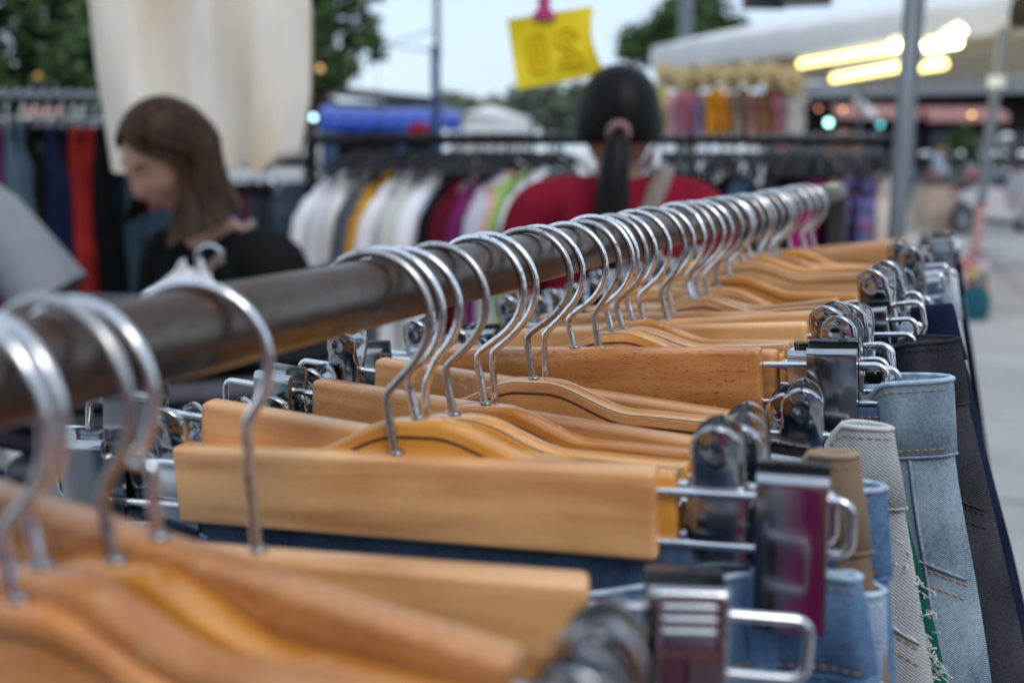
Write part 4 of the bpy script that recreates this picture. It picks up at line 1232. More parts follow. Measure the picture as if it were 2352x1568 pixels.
def hand_mesh(wr, dirv_, palm_n, curl=.5, s=1.0, m=None, thumb=1):
    """hand grown from the wrist: palm, four unequal curled fingers and a thumb from its side"""
    d = Vector(dirv_).normalized(); n = Vector(palm_n); n = (n - d * n.dot(d)).normalized(); sd_ = d.cross(n)
    wr = Vector(wr)
    J = [(wr - d * .03, .024 * s), (wr, (.024 * s, .019 * s)), (wr + d * .045 * s, (.034 * s, .014 * s)), (wr + d * .08 * s, (.036 * s, .012 * s))]
    E_ = [(0, 1), (1, 2), (2, 3)]
    out = [skin_mesh('palm', J, E_, m, 1, 1)]
    for k, (o_, ln) in enumerate([(-.027, .066), (-.009, .076), (.009, .071), (.026, .056)]):
        b = wr + d * .07 * s + sd_ * o_ * s; q = [b]; ang = .15
        dd = d + sd_ * o_ * 3
        for seg in (.45, .32, .25):
            ang += curl * .7
            v_ = (dd.normalized() * cos(ang) + n * sin(ang)) * ln * seg * s
            q.append(q[-1] + v_)
        out.append(skin_mesh('f', [(q[0], .0095 * s), (q[1], .0085 * s), (q[2], .0078 * s), (q[3], .0065 * s)], [(0, 1), (1, 2), (2, 3)], m, 1, 0))
    b = wr + d * .02 * s - sd_ * .024 * s * thumb
    q = [b, b + (d * .6 - sd_ * .8 * thumb + n * .3).normalized() * .035 * s]
    q.append(q[-1] + (d * .9 - sd_ * .3 * thumb + n * .45).normalized() * .028 * s)
    out.append(skin_mesh('t', [(q[0], .012 * s), (q[1], .0105 * s), (q[2], .008 * s)], [(0, 1), (1, 2)], m, 1, 0))
    return out

BASE = dict(pel=(0, 0, .90), sp=(0, 0, 1.06), ch=(0, .005, 1.22), nb=(0, .01, 1.345), nt=(0, -.012, 1.43),
            shl=(.165, .005, 1.315), shr=(-.165, .005, 1.315), ell=(.21, .02, 1.06), elr=(-.21, .02, 1.06), wrl=(.215, -.07, .85), wrr=(-.215, -.07, .85),
            hil=(.085, 0, .86), hir=(-.085, 0, .86), knl=(.09, -.015, .47), knr=(-.09, -.015, .47), anl=(.09, .015, .07), anr=(-.09, .015, .07), tol=(.1, -.12, .03), tor=(-.1, -.12, .03))
def person(loc, rz, label, skin, shirt, pants, pose=None, head=(0, -.02, 1.525), head_rot=(0, 0, 0), scale=1.0, sleeve=.95, neck_cut=0, hands=True, lower='trousers', shoes=True, group=None, face=True):
    """facing -y locally"""
    P = {k: Vector(v) for k, v in BASE.items()}
    for k, v in (pose or {}).items(): P[k] = Vector(v)
    t = empty('person', loc, rz); t.scale = (scale,) * 3
    tag(t, label, 'person', group)
    ks = ['pel', 'sp', 'ch', 'nb', 'nt', 'shl', 'shr', 'ell', 'elr', 'wrl', 'wrr', 'hil', 'hir', 'knl', 'knr', 'anl', 'anr', 'tol', 'tor']
    rad = dict(pel=(.135, .095), sp=(.115, .085), ch=(.135, .09), nb=(.06, .055), nt=(.046, .048), shl=.053, shr=.053, ell=.037, elr=.037, wrl=.024, wrr=.024, hil=.085, hir=.085, knl=.055, knr=.055, anl=.036, anr=.036, tol=(.035, .022), tor=(.035, .022))
    J = [(P[k], rad[k]) for k in ks]; ix = {k: i for i, k in enumerate(ks)}
    hd = Vector(head)
    J.append((hd + Vector((0, .01, -.05)), .05)); ix['hd'] = len(J) - 1
    E_ = [('pel', 'sp'), ('sp', 'ch'), ('ch', 'nb'), ('nb', 'nt'), ('nt', 'hd'), ('ch', 'shl'), ('ch', 'shr'), ('shl', 'ell'), ('shr', 'elr'), ('ell', 'wrl'), ('elr', 'wrr'), ('pel', 'hil'), ('pel', 'hir'), ('hil', 'knl'), ('hir', 'knr'), ('knl', 'anl'), ('knr', 'anr'), ('anl', 'tol'), ('anr', 'tor')]
    me_ = skin_mesh('body', J, [(ix[a], ix[b]) for a, b in E_], skin)
    R = Euler(head_rot).to_matrix()
    hv, hf = head_shape(hd, R)
    bm_ = bmesh.new(); bm_.from_mesh(me_)
    def addm(v, f):
        vs = [bm_.verts.new(p) for p in v]
        for q in f:
            try: bm_.faces.new([vs[i] for i in q]).smooth = True
            except ValueError: pass
    addm(hv, hf)
    if hands:
        for sgn, e, wv_ in ((1, 'ell', 'wrl'), (-1, 'elr', 'wrr')):
            for hm_ in hand_mesh(P[wv_], P[wv_] - P[e], Vector((-sgn, -.2, 0)), .45, 1, skin, sgn):
                addm([v.co.copy() for v in hm_.vertices], [tuple(p.vertices) for p in hm_.polygons]); bpy.data.meshes.remove(hm_)
    bm_.to_mesh(me_); bm_.free()
    obj('body', me_, t)
    # shirt and lower garment follow the body
    sl = lambda a, b: P[a].lerp(P[b], sleeve if sleeve <= 1 else 1)
    g = .014
    SJ = [(P['pel'] + Vector((0, 0, .02)), (.165, .122)), (P['sp'], (.155, .120)), (P['ch'] + Vector((0, 0, .01)), (.178, .125)), (P['nb'] + Vector((0, -.005, .012 - neck_cut)), (.082, .07)), (P['shl'], .080), (P['shr'], .080), (sl('shl', 'ell'), .066), (sl('shr', 'elr'), .066), (P['hil'].lerp(P['hir'], .5) + Vector((0, 0, .035)), (.168, .125))]
    SJ += [(P['nb'].lerp(P['shl'], .52) + Vector((0, .005, -.006 - neck_cut * .6)), (.078, .07)), (P['nb'].lerp(P['shr'], .52) + Vector((0, .005, -.006 - neck_cut * .6)), (.078, .07))]
    SE = [(0, 1), (1, 2), (2, 3), (3, 9), (3, 10), (9, 4), (10, 5), (4, 6), (5, 7), (0, 8)]
    if sleeve > 1:
        SJ += [(P['ell'].lerp(P['wrl'], sleeve - 1), .038), (P['elr'].lerp(P['wrr'], sleeve - 1), .038)]; SE += [(6, 11), (7, 12)]
    obj('shirt', skin_mesh('shirt', SJ, SE, shirt), t)
    LJ = [(P['pel'] + Vector((0, 0, -.01)), (.152, .112)), (P['hil'], .106), (P['hir'], .106), (P['knl'], .072), (P['knr'], .072), (P['anl'] + Vector((0, 0, .04)), .055), (P['anr'] + Vector((0, 0, .04)), .055)]
    obj('trousers', skin_mesh('trousers', LJ, [(0, 1), (0, 2), (1, 3), (2, 4), (3, 5), (4, 6)], pants), t)
    for a, b in (('anl', 'tol'), ('anr', 'tor')):
        d = P[b] - P[a]
        obj('shoe', skin_mesh('shoe', [(Vector((P[a].x, P[a].y + .03, .045)), .045), (Vector((P[b].x, P[b].y, .035)), (.045, .034))], [(0, 1)], M_blackpl), t)
    if face:
        def fp(x, y, z): return hd + R @ Vector((x, y, z))
        for sx in (-1, 1):
            o = obj('eye', MB().sphere((0, 0, 0), (.0125, .0095, .0075), 12, 8).me('eye', M_eyew), t, fp(sx * .031, -.0665, .011), R.to_euler())
            obj('iris', MB().sphere((0, -.0062, -.002), (.0056, .0040, .0056), 10, 6).me('iris', M_iris), o)
            obj('eyelid', MB().sphere((0, -.0005, .0028), (.0142, .0105, .0062), 12, 6).me('eyelid', skin), o)
            br = MB().tube([(sx * x, y, z) for x, y, z in ((.014, -.0865, .030), (.030, -.083, .035), (.047, -.069, .031))], [.003, .0036, .0015], 6)
            for k, p in enumerate(br.v): br.v[k] = hd + R @ p
            obj('eyebrow', br.me('eyebrow', H_black), t)
        lp = MB().tube([(x, y, z) for x, y, z in ((-.022, -.079, -.0615), (-.010, -.0860, -.059), (0, -.0868, -.060), (.010, -.0860, -.059), (.022, -.079, -.0615))], [.001, .003, .0028, .003, .001], 6)
        lp.tube([(-.02, -.079, -.0635), (-.009, -.0852, -.0665), (0, -.0860, -.067), (.009, -.0852, -.0665), (.02, -.079, -.0635)], [.001, .0032, .0036, .0032, .001], 6)
        for k, p in enumerate(lp.v): lp.v[k] = hd + R @ p
        obj('lips', lp.me('lips', M_lips), t)
    return t, hd, R, P

def long_hair(t, hd, R, m, length=.22, open_=1.02, back_len=None, flare=.02):
    """side-parted hair: a cap that falls straight from the crown, open at the face"""
    mb = MB(); n = 46; rows = []
    rn = random.Random(2)
    wob = [rn.uniform(-.004, .004) for _ in range(n + 1)]
    for j in range(26):
        v_ = j / 25; r = []
        for i in range(n + 1):
            op = open_ * sstep(.20, .50, v_) * (1 - .22 * sstep(.6, 1, v_))
            a = lerp(op, 2 * pi - op, i / n)          # 0 = face
            # direction in head coordinates
            fx, fy = sin(a), -cos(a)
            if v_ < .55:
                th = lerp(.02, pi / 2 * 1.02, v_ / .55)
                # the hairline runs from the top of the forehead down to the ears
                p = Vector((fx * sin(th) * .087, fy * sin(th) * .108 + .004, cos(th) * .127))
            else:
                k = (v_ - .55) / .45
                rr = 1 + flare * k * 6 - .10 * sin(pi * k)
                p = Vector((fx * .087 * rr, fy * .108 * rr + .004, -.002)) + R.inverted() @ Vector((0, 0, -length * k * (1 + .22 * cos(a + pi))))
            p += Vector((fx, fy, 0)) * (wob[i] * (v_ ** .7) + .0035 * sin(i * 1.9) * v_)
            r.append(hd + R @ p)
        rows.append(r)
    mb.loft(rows, cap=False, closed=False)
    inner_rows = [[hd + (p - hd) * .93 for p in r] for r in rows]
    mb.loft([r[::-1] for r in inner_rows], cap=False, closed=False)
    # close the rim
    k = len(rows) * (n + 1)
    return obj('hair', mb.me('hair', m, True, fixn=False), t)

K_blacktop = cloth('black_knit_top', (.010, .011, .012))
K_redtee = cloth('red_tee_shirt', (.21, .010, .026))
K_greytee = cloth('grey_tee_shirt', (.25, .265, .29))
K_mag = cloth('magenta_shirt', (.42, .02, .15))
K_jean = cloth('blue_jean_cloth', (.05, .09, .16))
K_strap = cloth('taupe_strap', (.24, .19, .17))
K_dark = cloth('dark_grey_cloth', (.03, .03, .035))

# woman in black, bent over the next rack
hdloc = Vector((-.690, 2.05, 1.440))
th = radians(-32)
t, hd, R, P = person((0, 0, 0), th, 'person in a black top with shoulder-length brown hair looking down', SK, K_blacktop, K_jean,
    pose=dict(sp=(0, -.02, 1.02), ch=(0, -.075, 1.165), nb=(0, -.125, 1.275), nt=(.0, -.175, 1.345), shl=(.165, -.105, 1.235), shr=(-.165, -.105, 1.235), ell=(.20, -.10, .99), elr=(-.2, -.12, .99), wrl=(.10, -.33, .97), wrr=(-.10, -.34, .98)),
    head=(0, -.225, 1.435), head_rot=(radians(31), radians(6), radians(-10)), sleeve=1.0, neck_cut=.04)
wob_ = Matrix.Rotation(th, 4, 'Z') @ Vector((0, -.225, 1.435))
t.location = hdloc - wob_
long_hair(t, hd, R, H_brown, .128, 1.18, flare=.065)
# thin strap running down from the neck over the chest
sp_ = [(.075, -.085, 1.30), (.085, -.150, 1.262), (.060, -.200, 1.21), (.02, -.205, 1.12), (-.05, -.17, 1.02), (-.13, -.10, .95)]
mb = MB()
for a, b in zip(sp_, sp_[1:]): pass
mb.tube([Vector(p) for p in sp_], .010, 8, sc=(1, 1))
obj('bag_strap', mb.me('bag_strap', K_strap), t)
woman = t

# white garment she holds up
p0_ = W(412, 712, 1.62)
t = empty('white_blouse', tuple(p0_)); tag(t, 'crumpled white blouse held up in front of the person in black', 'blouse')
rows = []; rn = random.Random(9)
for j in range(16):
    v_ = j / 15; r = []
    for i in range(24):
        a = 2 * pi * i / 24
        hwid = interp([(0, .012), (.12, .045), (.3, .075), (.6, .085), (1, .11)], v_)
        x = hwid * cos(a) + .02 * (v_ < .3) - .012 * sin(v_ * 5); y = .022 * sin(a) * (1 + .5 * sin(3 * a + v_ * 7))
        z = .062 - .36 * v_ + .018 * sin(2 * a + 1) * (1 - v_) + .010 * sin(i * 2.4 + j)
        r.append((x + .006 * sin(j * 1.7 + i), y + .008 * sin(j * .9 + i * 1.4), z))
    rows.append(r)
part(t, 'body', MB().loft(rows), cloth('crisp_white_cotton', (.70, .70, .72), .04), ang=80)
for s in (-1, 1):
    part(t, 'sleeve', MB().tube([(s * .03, 0, .02), (s * .075, -.01, -.01), (s * .085, -.02, -.10)], [.02, .028, .03], 12), cloth('crisp_white_cotton', (.7, .7, .72)), ang=80)
hk = [(.055 + .022 * cos(radians(a)), 0, .085 + .022 * sin(radians(a))) for a in range(-20, 220, 16)] + [(.035, 0, .06)]
part(t, 'hanger_hook', MB().tube(hk, .0025, 8), M_chrome)

# ponytailed person from behind
hw_ = Vector((.205, 2.05, 1.530))
t, hd, R, P = person((.215, 2.05, 0), radians(180 - 3), 'person in a red shirt with a long black ponytail, seen from behind', SK2, K_redtee, K_jean, head=(0, .0, 1.505), head_rot=(radians(6), 0, 0), sleeve=.62, neck_cut=0, pose=dict(ch=(0, .005, 1.24), nb=(0, .01, 1.365), nt=(0, 0, 1.43), shl=(.168, .01, 1.338), shr=(-.168, .01, 1.338)))
rows = []
for j in range(22):
    th_ = lerp(.01, pi, j / 21); r = []
    for i in range(40):
        a = 2 * pi * i / 40
        fx, fy = sin(a), -cos(a)
        # swept back: covers the skull down to the nape behind, up to the hairline in front
        low = lerp(1.25, 1.98, sstep(-.9, .55, fy))
        tt = th_ * low / pi
        k = 1.10
        r.append(hd + R @ Vector((fx * sin(tt) ** .85 * .088 * (1 + .012 * sin(11 * a)), fy * sin(tt) ** .85 * .107 + .002, cos(tt) * .117 + .002)))
    rows.append(r)
mb = MB().loft(rows, cap=True)
obj('hair', mb.me('hair', H_black), t)
tie = R @ Vector((.006, .100, -.030)) + hd
pt_ = [tie + Vector((0, -.02, .012)), tie, tie + Vector((.004, .028, -.03)), tie + Vector((.010, .045, -.10)), tie + Vector((.016, .055, -.19)), tie + Vector((.024, .055, -.29)), tie + Vector((.03, .05, -.38)), tie + Vector((.032, .048, -.45))]
mb = MB().tube(pt_, [.02, .017, .026, .032, .038, .044, .036, .012], 16)
obj('ponytail', mb.me('ponytail', H_black), t)
sc_ = MB()
q = [tie + Vector((.017 * cos(a), .010 + .006 * sin(a), .017 * sin(a) + .002)) for a in [2 * pi * i / 18 for i in range(18)]]
sc_.tube(q, .0075, 8, closed=True)
obj('hair_tie', sc_.me('hair_tie', cloth('dusty_pink_band', (.35, .19, .2))), t)
mb = MB()
q = [(-.10, -.06, 1.40), (-.095, .0, 1.418), (-.075, .08, 1.385), (-.045, .118, 1.32), (0, .128, 1.23), (.05, .125, 1.14), (.11, .10, 1.04), (.15, .05, .95)]
mb.tube(q, .021, 10, sc=(1, .35) if False else (.45, 1))
obj('bag_strap', mb.me('bag_strap', K_strap), t)
mk = MB().tube([(-.055, -.07, 1.42), (-.075, .03, 1.46), (-.07, .06, 1.42)], .009, 8)
obj('mask_loop', mk.me('mask_loop', cloth('white_mask', (.7, .68, .7))), t)

# person in grey at the left edge
t, hd, R, P = person((-1.30, 2.10, 0), radians(-35 + 70), 'person in a grey short-sleeved shirt cut off by the left edge', SK, K_greytee, K_jean,
    pose=dict(shl=(.165, -.01, 1.335), ell=(.29, -.10, 1.12), wrl=(.27, -.26, .95)), sleeve=.80, head_rot=(radians(15), 0, radians(-10)))
slv = MB()
a_, b_ = P['shl'].lerp(P['ell'], .12), P['shl'].lerp(P['ell'], .93)
slv.tube([P['shl'] + Vector((-.03, 0, .02)), a_, b_], [.068, .076, .088], 18, cap=False)
obj('sleeve', slv.me('sleeve', K_greytee), t)
cap_ = MB().loft([[hd + R @ Vector((sin(a) * sin(q) * .085, -cos(a) * sin(q) * .106 + .006, cos(q) * .125)) for a in [2 * pi * i / 28 for i in range(28)]] for q in (.02, .3, .6, .9, 1.2, 1.45)])
obj('hair', cap_.me('hair', H_black), t)

def far_person(px, py_head, Y, label, skin, shirt, hair_m, rz, scale=1.0, **k):
    hd_ = W(px, py_head, Y)
    t, hd, R, P = person((hd_.x, hd_.y, hd_.z - 1.525 * scale), rz, label, skin, shirt, K_dark, scale=scale, **k)
    if hair_m:
        c_ = MB().loft([[hd + R @ Vector((sin(a) * sin(q) * .086, -cos(a) * sin(q) * .106 + .008, cos(q) * .126)) for a in [2 * pi * i / 24 for i in range(24)]] for q in (.02, .3, .6, .9, 1.2, 1.5)])
        obj('hair', c_.me('hair', hair_m), t)
    return t
far_person(112, 252, 4.6, 'person with short black hair behind the left trouser rail', SK, K_dark, H_black, radians(-30))
far_person(1930, 352, 5.2, 'person with tawny hair and black top behind the far end of the rail', mat('rosy_skin', (.46, .24, .17), .5), K_black, hair_mat('tawny_hair', (.10, .045, .02), (.25, .12, .05)), radians(20), scale=.98)
far_person(2158, 338, 20.0, 'person in a pale blue top among the far scooters', SK, cloth('pale_blue_top', (.30, .36, .45)), H_black, radians(60), scale=.98, hands=False)
# the photographer, seen only mirrored in the flat clips
tph, hd, R, P = person((-.06, -.34, 0), radians(180), 'person in a magenta shirt mirrored in the flat clip plates', SK, K_mag, K_jean, sleeve=.9, pose=dict(elr=(-.27, -.05, 1.1), ell=(.27, -.05, 1.1), wrl=(.10, -.2, 1.33), wrr=(-.10, -.2, 1.33)), head=(0, .0, 1.53))
c_ = MB().loft([[hd + R @ Vector((sin(a) * sin(q) * .086, -cos(a) * sin(q) * .106 + .008, cos(q) * .126)) for a in [2 * pi * i / 24 for i in range(24)]] for q in (.02, .3, .6, .9, 1.2, 1.5)])
obj('hair', c_.me('hair', H_black), tph)

# ------------------------------------------------------------------ racks behind
def rail_rack(a, b, label, name='rail_rack', r=.016, dark=True):
    c = (a + b) / 2
    t = empty(name, (c.x, c.y, 0)); tag(t, label, 'clothes rack')
    mm = M_blackpl if dark else M_greymetal
    o = Vector((c.x, c.y, 0))
    part(t, 'rail', MB().tube([a - o, b - o], r, 12), mm)
    for e in (a, b):
        part(t, 'post', MB().tube([Vector((e.x - o.x, e.y - o.y, 0)), Vector((e.x - o.x, e.y - o.y, e.z + .01))], r * .95, 12), mm)
        d = (b - a).normalized(); n = Vector((-d.y, d.x, 0)) * .25
        q = Vector((e.x - o.x, e.y - o.y, .02))
        part(t, 'foot', MB().tube([q - n, q + n], r * .9, 10), mm)
    return t
# left rack: metal clip hangers with trousers
ra, rb = W(-190, 214, 2.75), W(500, 230, 2.93)
ra.z = rb.z = (ra.z + rb.z) / 2
rail_rack(ra, rb, 'dark trouser rack behind the person in black at left', name='clothes_rack', r=.009, dark=False)
hk2 = MB().tube([(.02 * cos(radians(a)), 0, .02 * sin(radians(a))) for a in range(150, -40, -12)] + [(.004, 0, -.028), (0, 0, -.04), (0, 0, -.062)], .0018, 6).me('hook', M_chrome)
bar2 = MB().tube([(-.17, 0, -.062), (.17, 0, -.062)], .0032, 6).me('cross_wire', M_chrome)
cl2 = MB().box((0, -.004, -.075), (.026, .002, .045)).box((0, .004, -.075), (.026, .002, .045)).box((0, 0, -.064), (.014, .01, .008)).me('clip', M_clip, False)
def metal_hanger(loc, rz, label):
    t = empty('metal_hanger', loc, rz); tag(t, label, 'hanger', 'plated clip hangers on the left trouser rack')
    obj('hook', hk2, t); obj('cross_wire', bar2, t)
    for s in (-1, 1): obj('clip', cl2, t, (s * .14, 0, 0), (0, 0, 0))
    return t
LG = [(-60, 'dark purple', (.05, .02, .06)), (-25, 'deep violet', (.10, .015, .09)), (2, 'magenta', (.16, .012, .11)), (32, 'blue grey denim', (.075, .11, .14)), (62, 'slate blue denim', (.055, .085, .12)), (92, 'jet black', (.008, .008, .009)), (118, 'navy', (.010, .014, .04)), (142, 'soot black', (.012, .012, .014)), (185, 'brick red', (.28, .022, .02)), (225, 'pitch black', (.007, .008, .009)), (262, 'blue black', (.010, .016, .022)), (300, 'faded teal denim', (.05, .08, .10)), (340, 'storm blue denim', (.06, .09, .12))]
dl = (rb - ra).normalized()
for k, (px, nm, c) in enumerate(LG):
    f_ = (px + 60 + 190) / 690
    p = ra.lerp(rb, f_) + Vector((0, 0, .016 - .0185))
    rz = atan2(dl.y, dl.x) + radians(62 + 6 * sin(k * 2.3))
    h = metal_hanger(tuple(p), rz, 'plated clip hanger holding the %s trousers on the left rack' % nm)
    bpy.context.view_layer.update()
    make_trousers(h, 0, 0, -.082, [(0, .165), (.1, .175), (.3, .19)], cloth(nm.replace(' ', '_') + '_cloth', c, .15, 8), nm + ' trousers hanging on the left rack', name='hanging_trousers', cat='trousers', seed=100 + k, group='trousers on the left rack', hmax=.026, loop=.03, clips=(-.14, .14))
# far left: second trouser rail under the cream cloth
rc, rd = W(500, 372, 3.35), W(712, 372, 3.35)
rail_rack(rc, rd, 'low rail with dark trousers below the cream cloth', name='clothes_rack')
for k, (px, nm, c) in enumerate([(515, 'black', (.010, .011, .012)), (545, 'dark teal', (.018, .03, .036)), (575, 'inky', (.012, .016, .024)), (607, 'royal blue', (.025, .045, .15)), (628, 'oxblood', (.10, .018, .02)), (650, 'mauve grey', (.06, .055, .075)), (672, 'iron grey', (.035, .035, .045)), (694, 'steel blue', (.05, .07, .10))]):
    p = rc.lerp(rd, (px - 500) / 212.0)
    h = metal_hanger(tuple(p + Vector((0, 0, .016 - .0185))), radians(62 + 5 * sin(k)), 'plated clip hanger holding the %s trousers under the cream cloth' % nm)
    bpy.context.view_layer.update()
    make_trousers(h, 0, 0, -.06, [(0, .16), (.1, .17), (.3, .18)], cloth(nm.replace(' ', '_') + '_trouser_cloth', c, .15, 8), nm + ' trousers under the cream cloth, behind the person in black', name='hanging_trousers', cat='trousers', seed=130 + k, group='trousers under the cream cloth', hmax=.02, loop=.02, clips=(-.14, .14))

# big cream cloth
Yc = 2.35
M_cream = cloth('cream_cotton', (.66, .52, .35), .10, 5.5, .4, 14, col2=(.83, .77, .69), stretch=(1.9, 1, .28))
t = empty('cream_dress', tuple(W(462, 200, Yc))); tag(t, 'large cream cotton dress hanging behind the brown-haired head', 'dress')
o0 = t.location.copy()
n = 60; rows = []
for side in (1, -1):
    for j in range(34):
        v_ = j / 33 if side == 1 else 1 - j / 33
        r = []
        for i in range(n + 1):
            u = i / n
            py = lerp(-330, 392 + (6 * sin(u * 17) - 26 * sstep(.80, .88, u) - 8 * math.exp(-((u - .72) / .05) ** 2)), v_)
            xl = interp([(0, 250), (.3, 222), (.46, 206), (.7, 222), (1, 258)], v_); xr = interp([(0, 660), (.3, 690), (.5, 716), (.8, 714), (1, 690)], v_)
            p = W(lerp(xl, xr, u), py, Yc) - o0
            fold = .009 * sin(u * 21 + 1.5 * sin(v_ * 3)) + .006 * sin(u * 43 + v_ * 4) + .012 * sin(u * 11 - v_ * 5)
            edge = sqrt(max(0, 1 - (2 * u - 1) ** 6))
            p.y += fold * (.35 + .65 * v_) * .8 - side * (.010 + .045 * edge * (.4 + .6 * v_))
            r.append(p)
        rows.append(r)
part(t, 'fabric', MB().loft(rows, cap=False, closed=False), M_cream, ang=80)
M_stain = cloth('tan_print', (.42, .28, .13), .2, 20)
hb = W(455, -332, Yc) - o0
part(t, 'hanger_bar', MB().tube([W(255, -326, Yc) - o0, hb + Vector((0, 0, .02)), W(655, -326, Yc) - o0], .008, 8), M_blackpl)
part(t, 'hook', MB().tube([hb + Vector((0, 0, .02)), hb + Vector((0, 0, .07)), hb + Vector((.02, 0, .10)), hb + Vector((0, 0, .125)), hb + Vector((-.02, 0, .11))], .003, 8), M_chrome)
zr = (o0 + hb).z + .105
o = obj('overhead_rail', MB().tube([(-2.2, Yc, zr), (.9, Yc, zr)], .016, 12).me('overhead_rail', M_greymetal)); tag(o, 'overhead rail out of which the cream dress hangs', 'rail')
for xx in (-2.2,):
    o = obj('tent_post', MB().tube([(xx, Yc, 0), (xx, Yc, zr + .02)], .02, 12).me('tent_post', M_greymetal)); tag(o, 'post of the overhead rail outside the left edge', 'post')
o = obj('tent_post', MB().tube([(.9, Yc, 0), (.9, Yc, zr + .02)], .016, 12).me('tent_post', M_greymetal))
tag(o, 'thin post of the overhead rail behind the wooden hangers', 'post')

# yellow price sheet with the figures showing through from its other side
Ys = 2.2
cs = [W(1165, 45, Ys), W(1358, 14, Ys), W(1378, 172, Ys), W(1188, 206, Ys)]
c0 = sum(cs, Vector()) / 4
t = empty('price_sign', tuple(c0)); tag(t, 'yellow price sheet with a mirrored 20 showing through, clipped up by a pink peg', 'sign')
M_yel = mat('yellow_paper', (.90, .67, .003), .6, 0, .05, 20, .1, 60)
nn = 16; fr_, bk_ = [], []
for j in range(nn + 1):
    for i in range(nn + 1):
        u, v_ = i / nn, j / nn
        p = (cs[0] * (1 - u) + cs[1] * u) * (1 - v_) + (cs[3] * (1 - u) + cs[2] * u) * v_ - c0
        p.y += .010 * sin(u * 3.2 + .4) * (v_ - .1) + .006 * sin(4 * v_ + 2 * u) - .012 * max(0, u - .8) * 5 * v_
        if u > .97: p.x += .008 * sin(v_ * 5 + 2.4)
        fr_.append(p)
fq = [(j * (nn + 1) + i, j * (nn + 1) + i + 1, (j + 1) * (nn + 1) + i + 1, (j + 1) * (nn + 1) + i) for j in range(nn) for i in range(nn)]
k0 = len(fr_)
bk_ = [p + Vector((0, .0009, 0)) for p in fr_]
mb = MB().add(fr_ + bk_, fq + [tuple(k0 + q for q in f[::-1]) for f in fq])
part(t, 'sheet', mb, M_yel)
def on_sheet(u, v_, l=.0012):
    p = (cs[0] * (1 - u) + cs[1] * u) * (1 - v_) + (cs[3] * (1 - u) + cs[2] * u) * v_ - c0
    p.y += .010 * sin(u * 3.2 + .4) * (v_ - .1) + .006 * sin(4 * v_ + 2 * u) - .012 * max(0, u - .8) * 5 * v_ - l
    return p
M_show = mat('print_showing_through', (.74, .51, .005), .7, spec=.1)
def outline(pts, name):
    mb = MB().tube([on_sheet(u, v_) for u, v_ in pts], .0036, 6, closed=True, sc=(1, .3) if False else (1, 1))
    part(t, name, mb, M_show)
def rr_(x0, y0, x1, y1, r):
    q = []
    for cx, cy, a0 in ((x1 - r, y0 + r, -90), (x1 - r, y1 - r, 0), (x0 + r, y1 - r, 90), (x0 + r, y0 + r, 180)):
        for a in range(0, 91, 22): q.append((cx + r * cos(radians(a0 + a)), cy + r * 1.1 * sin(radians(a0 + a))))
    return q
outline(rr_(.20, .27, .42, .80, .09), 'figure_nought')
outline(rr_(.275, .37, .345, .70, .034), 'figure_nought_eye')
two = [(.80, .40), (.78, .30), (.68, .25), (.57, .29), (.535, .38), (.56, .48), (.66, .60), (.71, .69), (.55, .69), (.55, .79), (.82, .79), (.82, .70), (.73, .56), (.64, .44), (.63, .38), (.68, .345), (.715, .37), (.72, .41)]
outline(two, 'figure_two')
pk_ = MB()
e_ = on_sheet(.44, 0)
pk_.loft([[(e_.x + w_ * cos(a), e_.y + .004 + d_ * sin(a), e_.z + z_) for a in [2 * pi * q / 14 for q in range(14)]] for z_, w_, d_ in ((-.012, .026, .010), (-.004, .027, .011), (.008, .016, .012), (.018, .012, .010), (.03, .016, .012), (.036, .010, .008))])
part(t, 'peg', pk_, mat('pink_plastic_peg', (.55, .05, .18), .35))
part(t, 'string', MB().tube([e_ + Vector((0, .004, .034)), e_ + Vector((.004, .004, .6))], .0018, 6), mat('pink_string', (.5, .08, .2), .6))
o = obj('overhead_rail', MB().tube([(e_.x + c0.x - .9, c0.y + .004, c0.z + e_.z + .605), (e_.x + c0.x + 1.3, c0.y + .004, c0.z + e_.z + .605)], .012, 10).me('overhead_rail', M_greymetal)); tag(o, 'overhead rail from which the yellow price sheet hangs', 'rail')

# centre rack with shirts
Yr = 3.3
qa, qb = W(716, 326, Yr + .05), W(2066, 316, Yr - .05)
qa.z = qb.z = W(1300, 321, Yr).z
rail_rack(qa, qb, 'long black rail of shirts crossing behind the ponytailed person', name='clothes_rack', r=.017)
hk3 = MB().tube([(.021 * cos(radians(a)), 0, .021 * sin(radians(a))) for a in range(150, -60, -12)] + [(.004, 0, -.03), (0, 0, -.05)], .003, 6).me('hook', M_blackpl)
sh_ = [(-.2, -.125), (-.19, -.105), (-.08, -.058), (-.012, -.042), (.012, -.042), (.08, -.058), (.19, -.105), (.2, -.125)]
arms3 = MB().tube([(x, 0, z) for x, z in sh_], .007, 8).me('shoulder_bar', M_blackpl)
def plastic_hanger(loc, rz, label, hookm=None, grp='black plastic hangers on the long rail'):
    t = empty('plastic_hanger', loc, rz); tag(t, label, 'hanger', grp)
    obj('hook', hookm or hk3, t); obj('shoulder_bar', arms3, t)
    return t
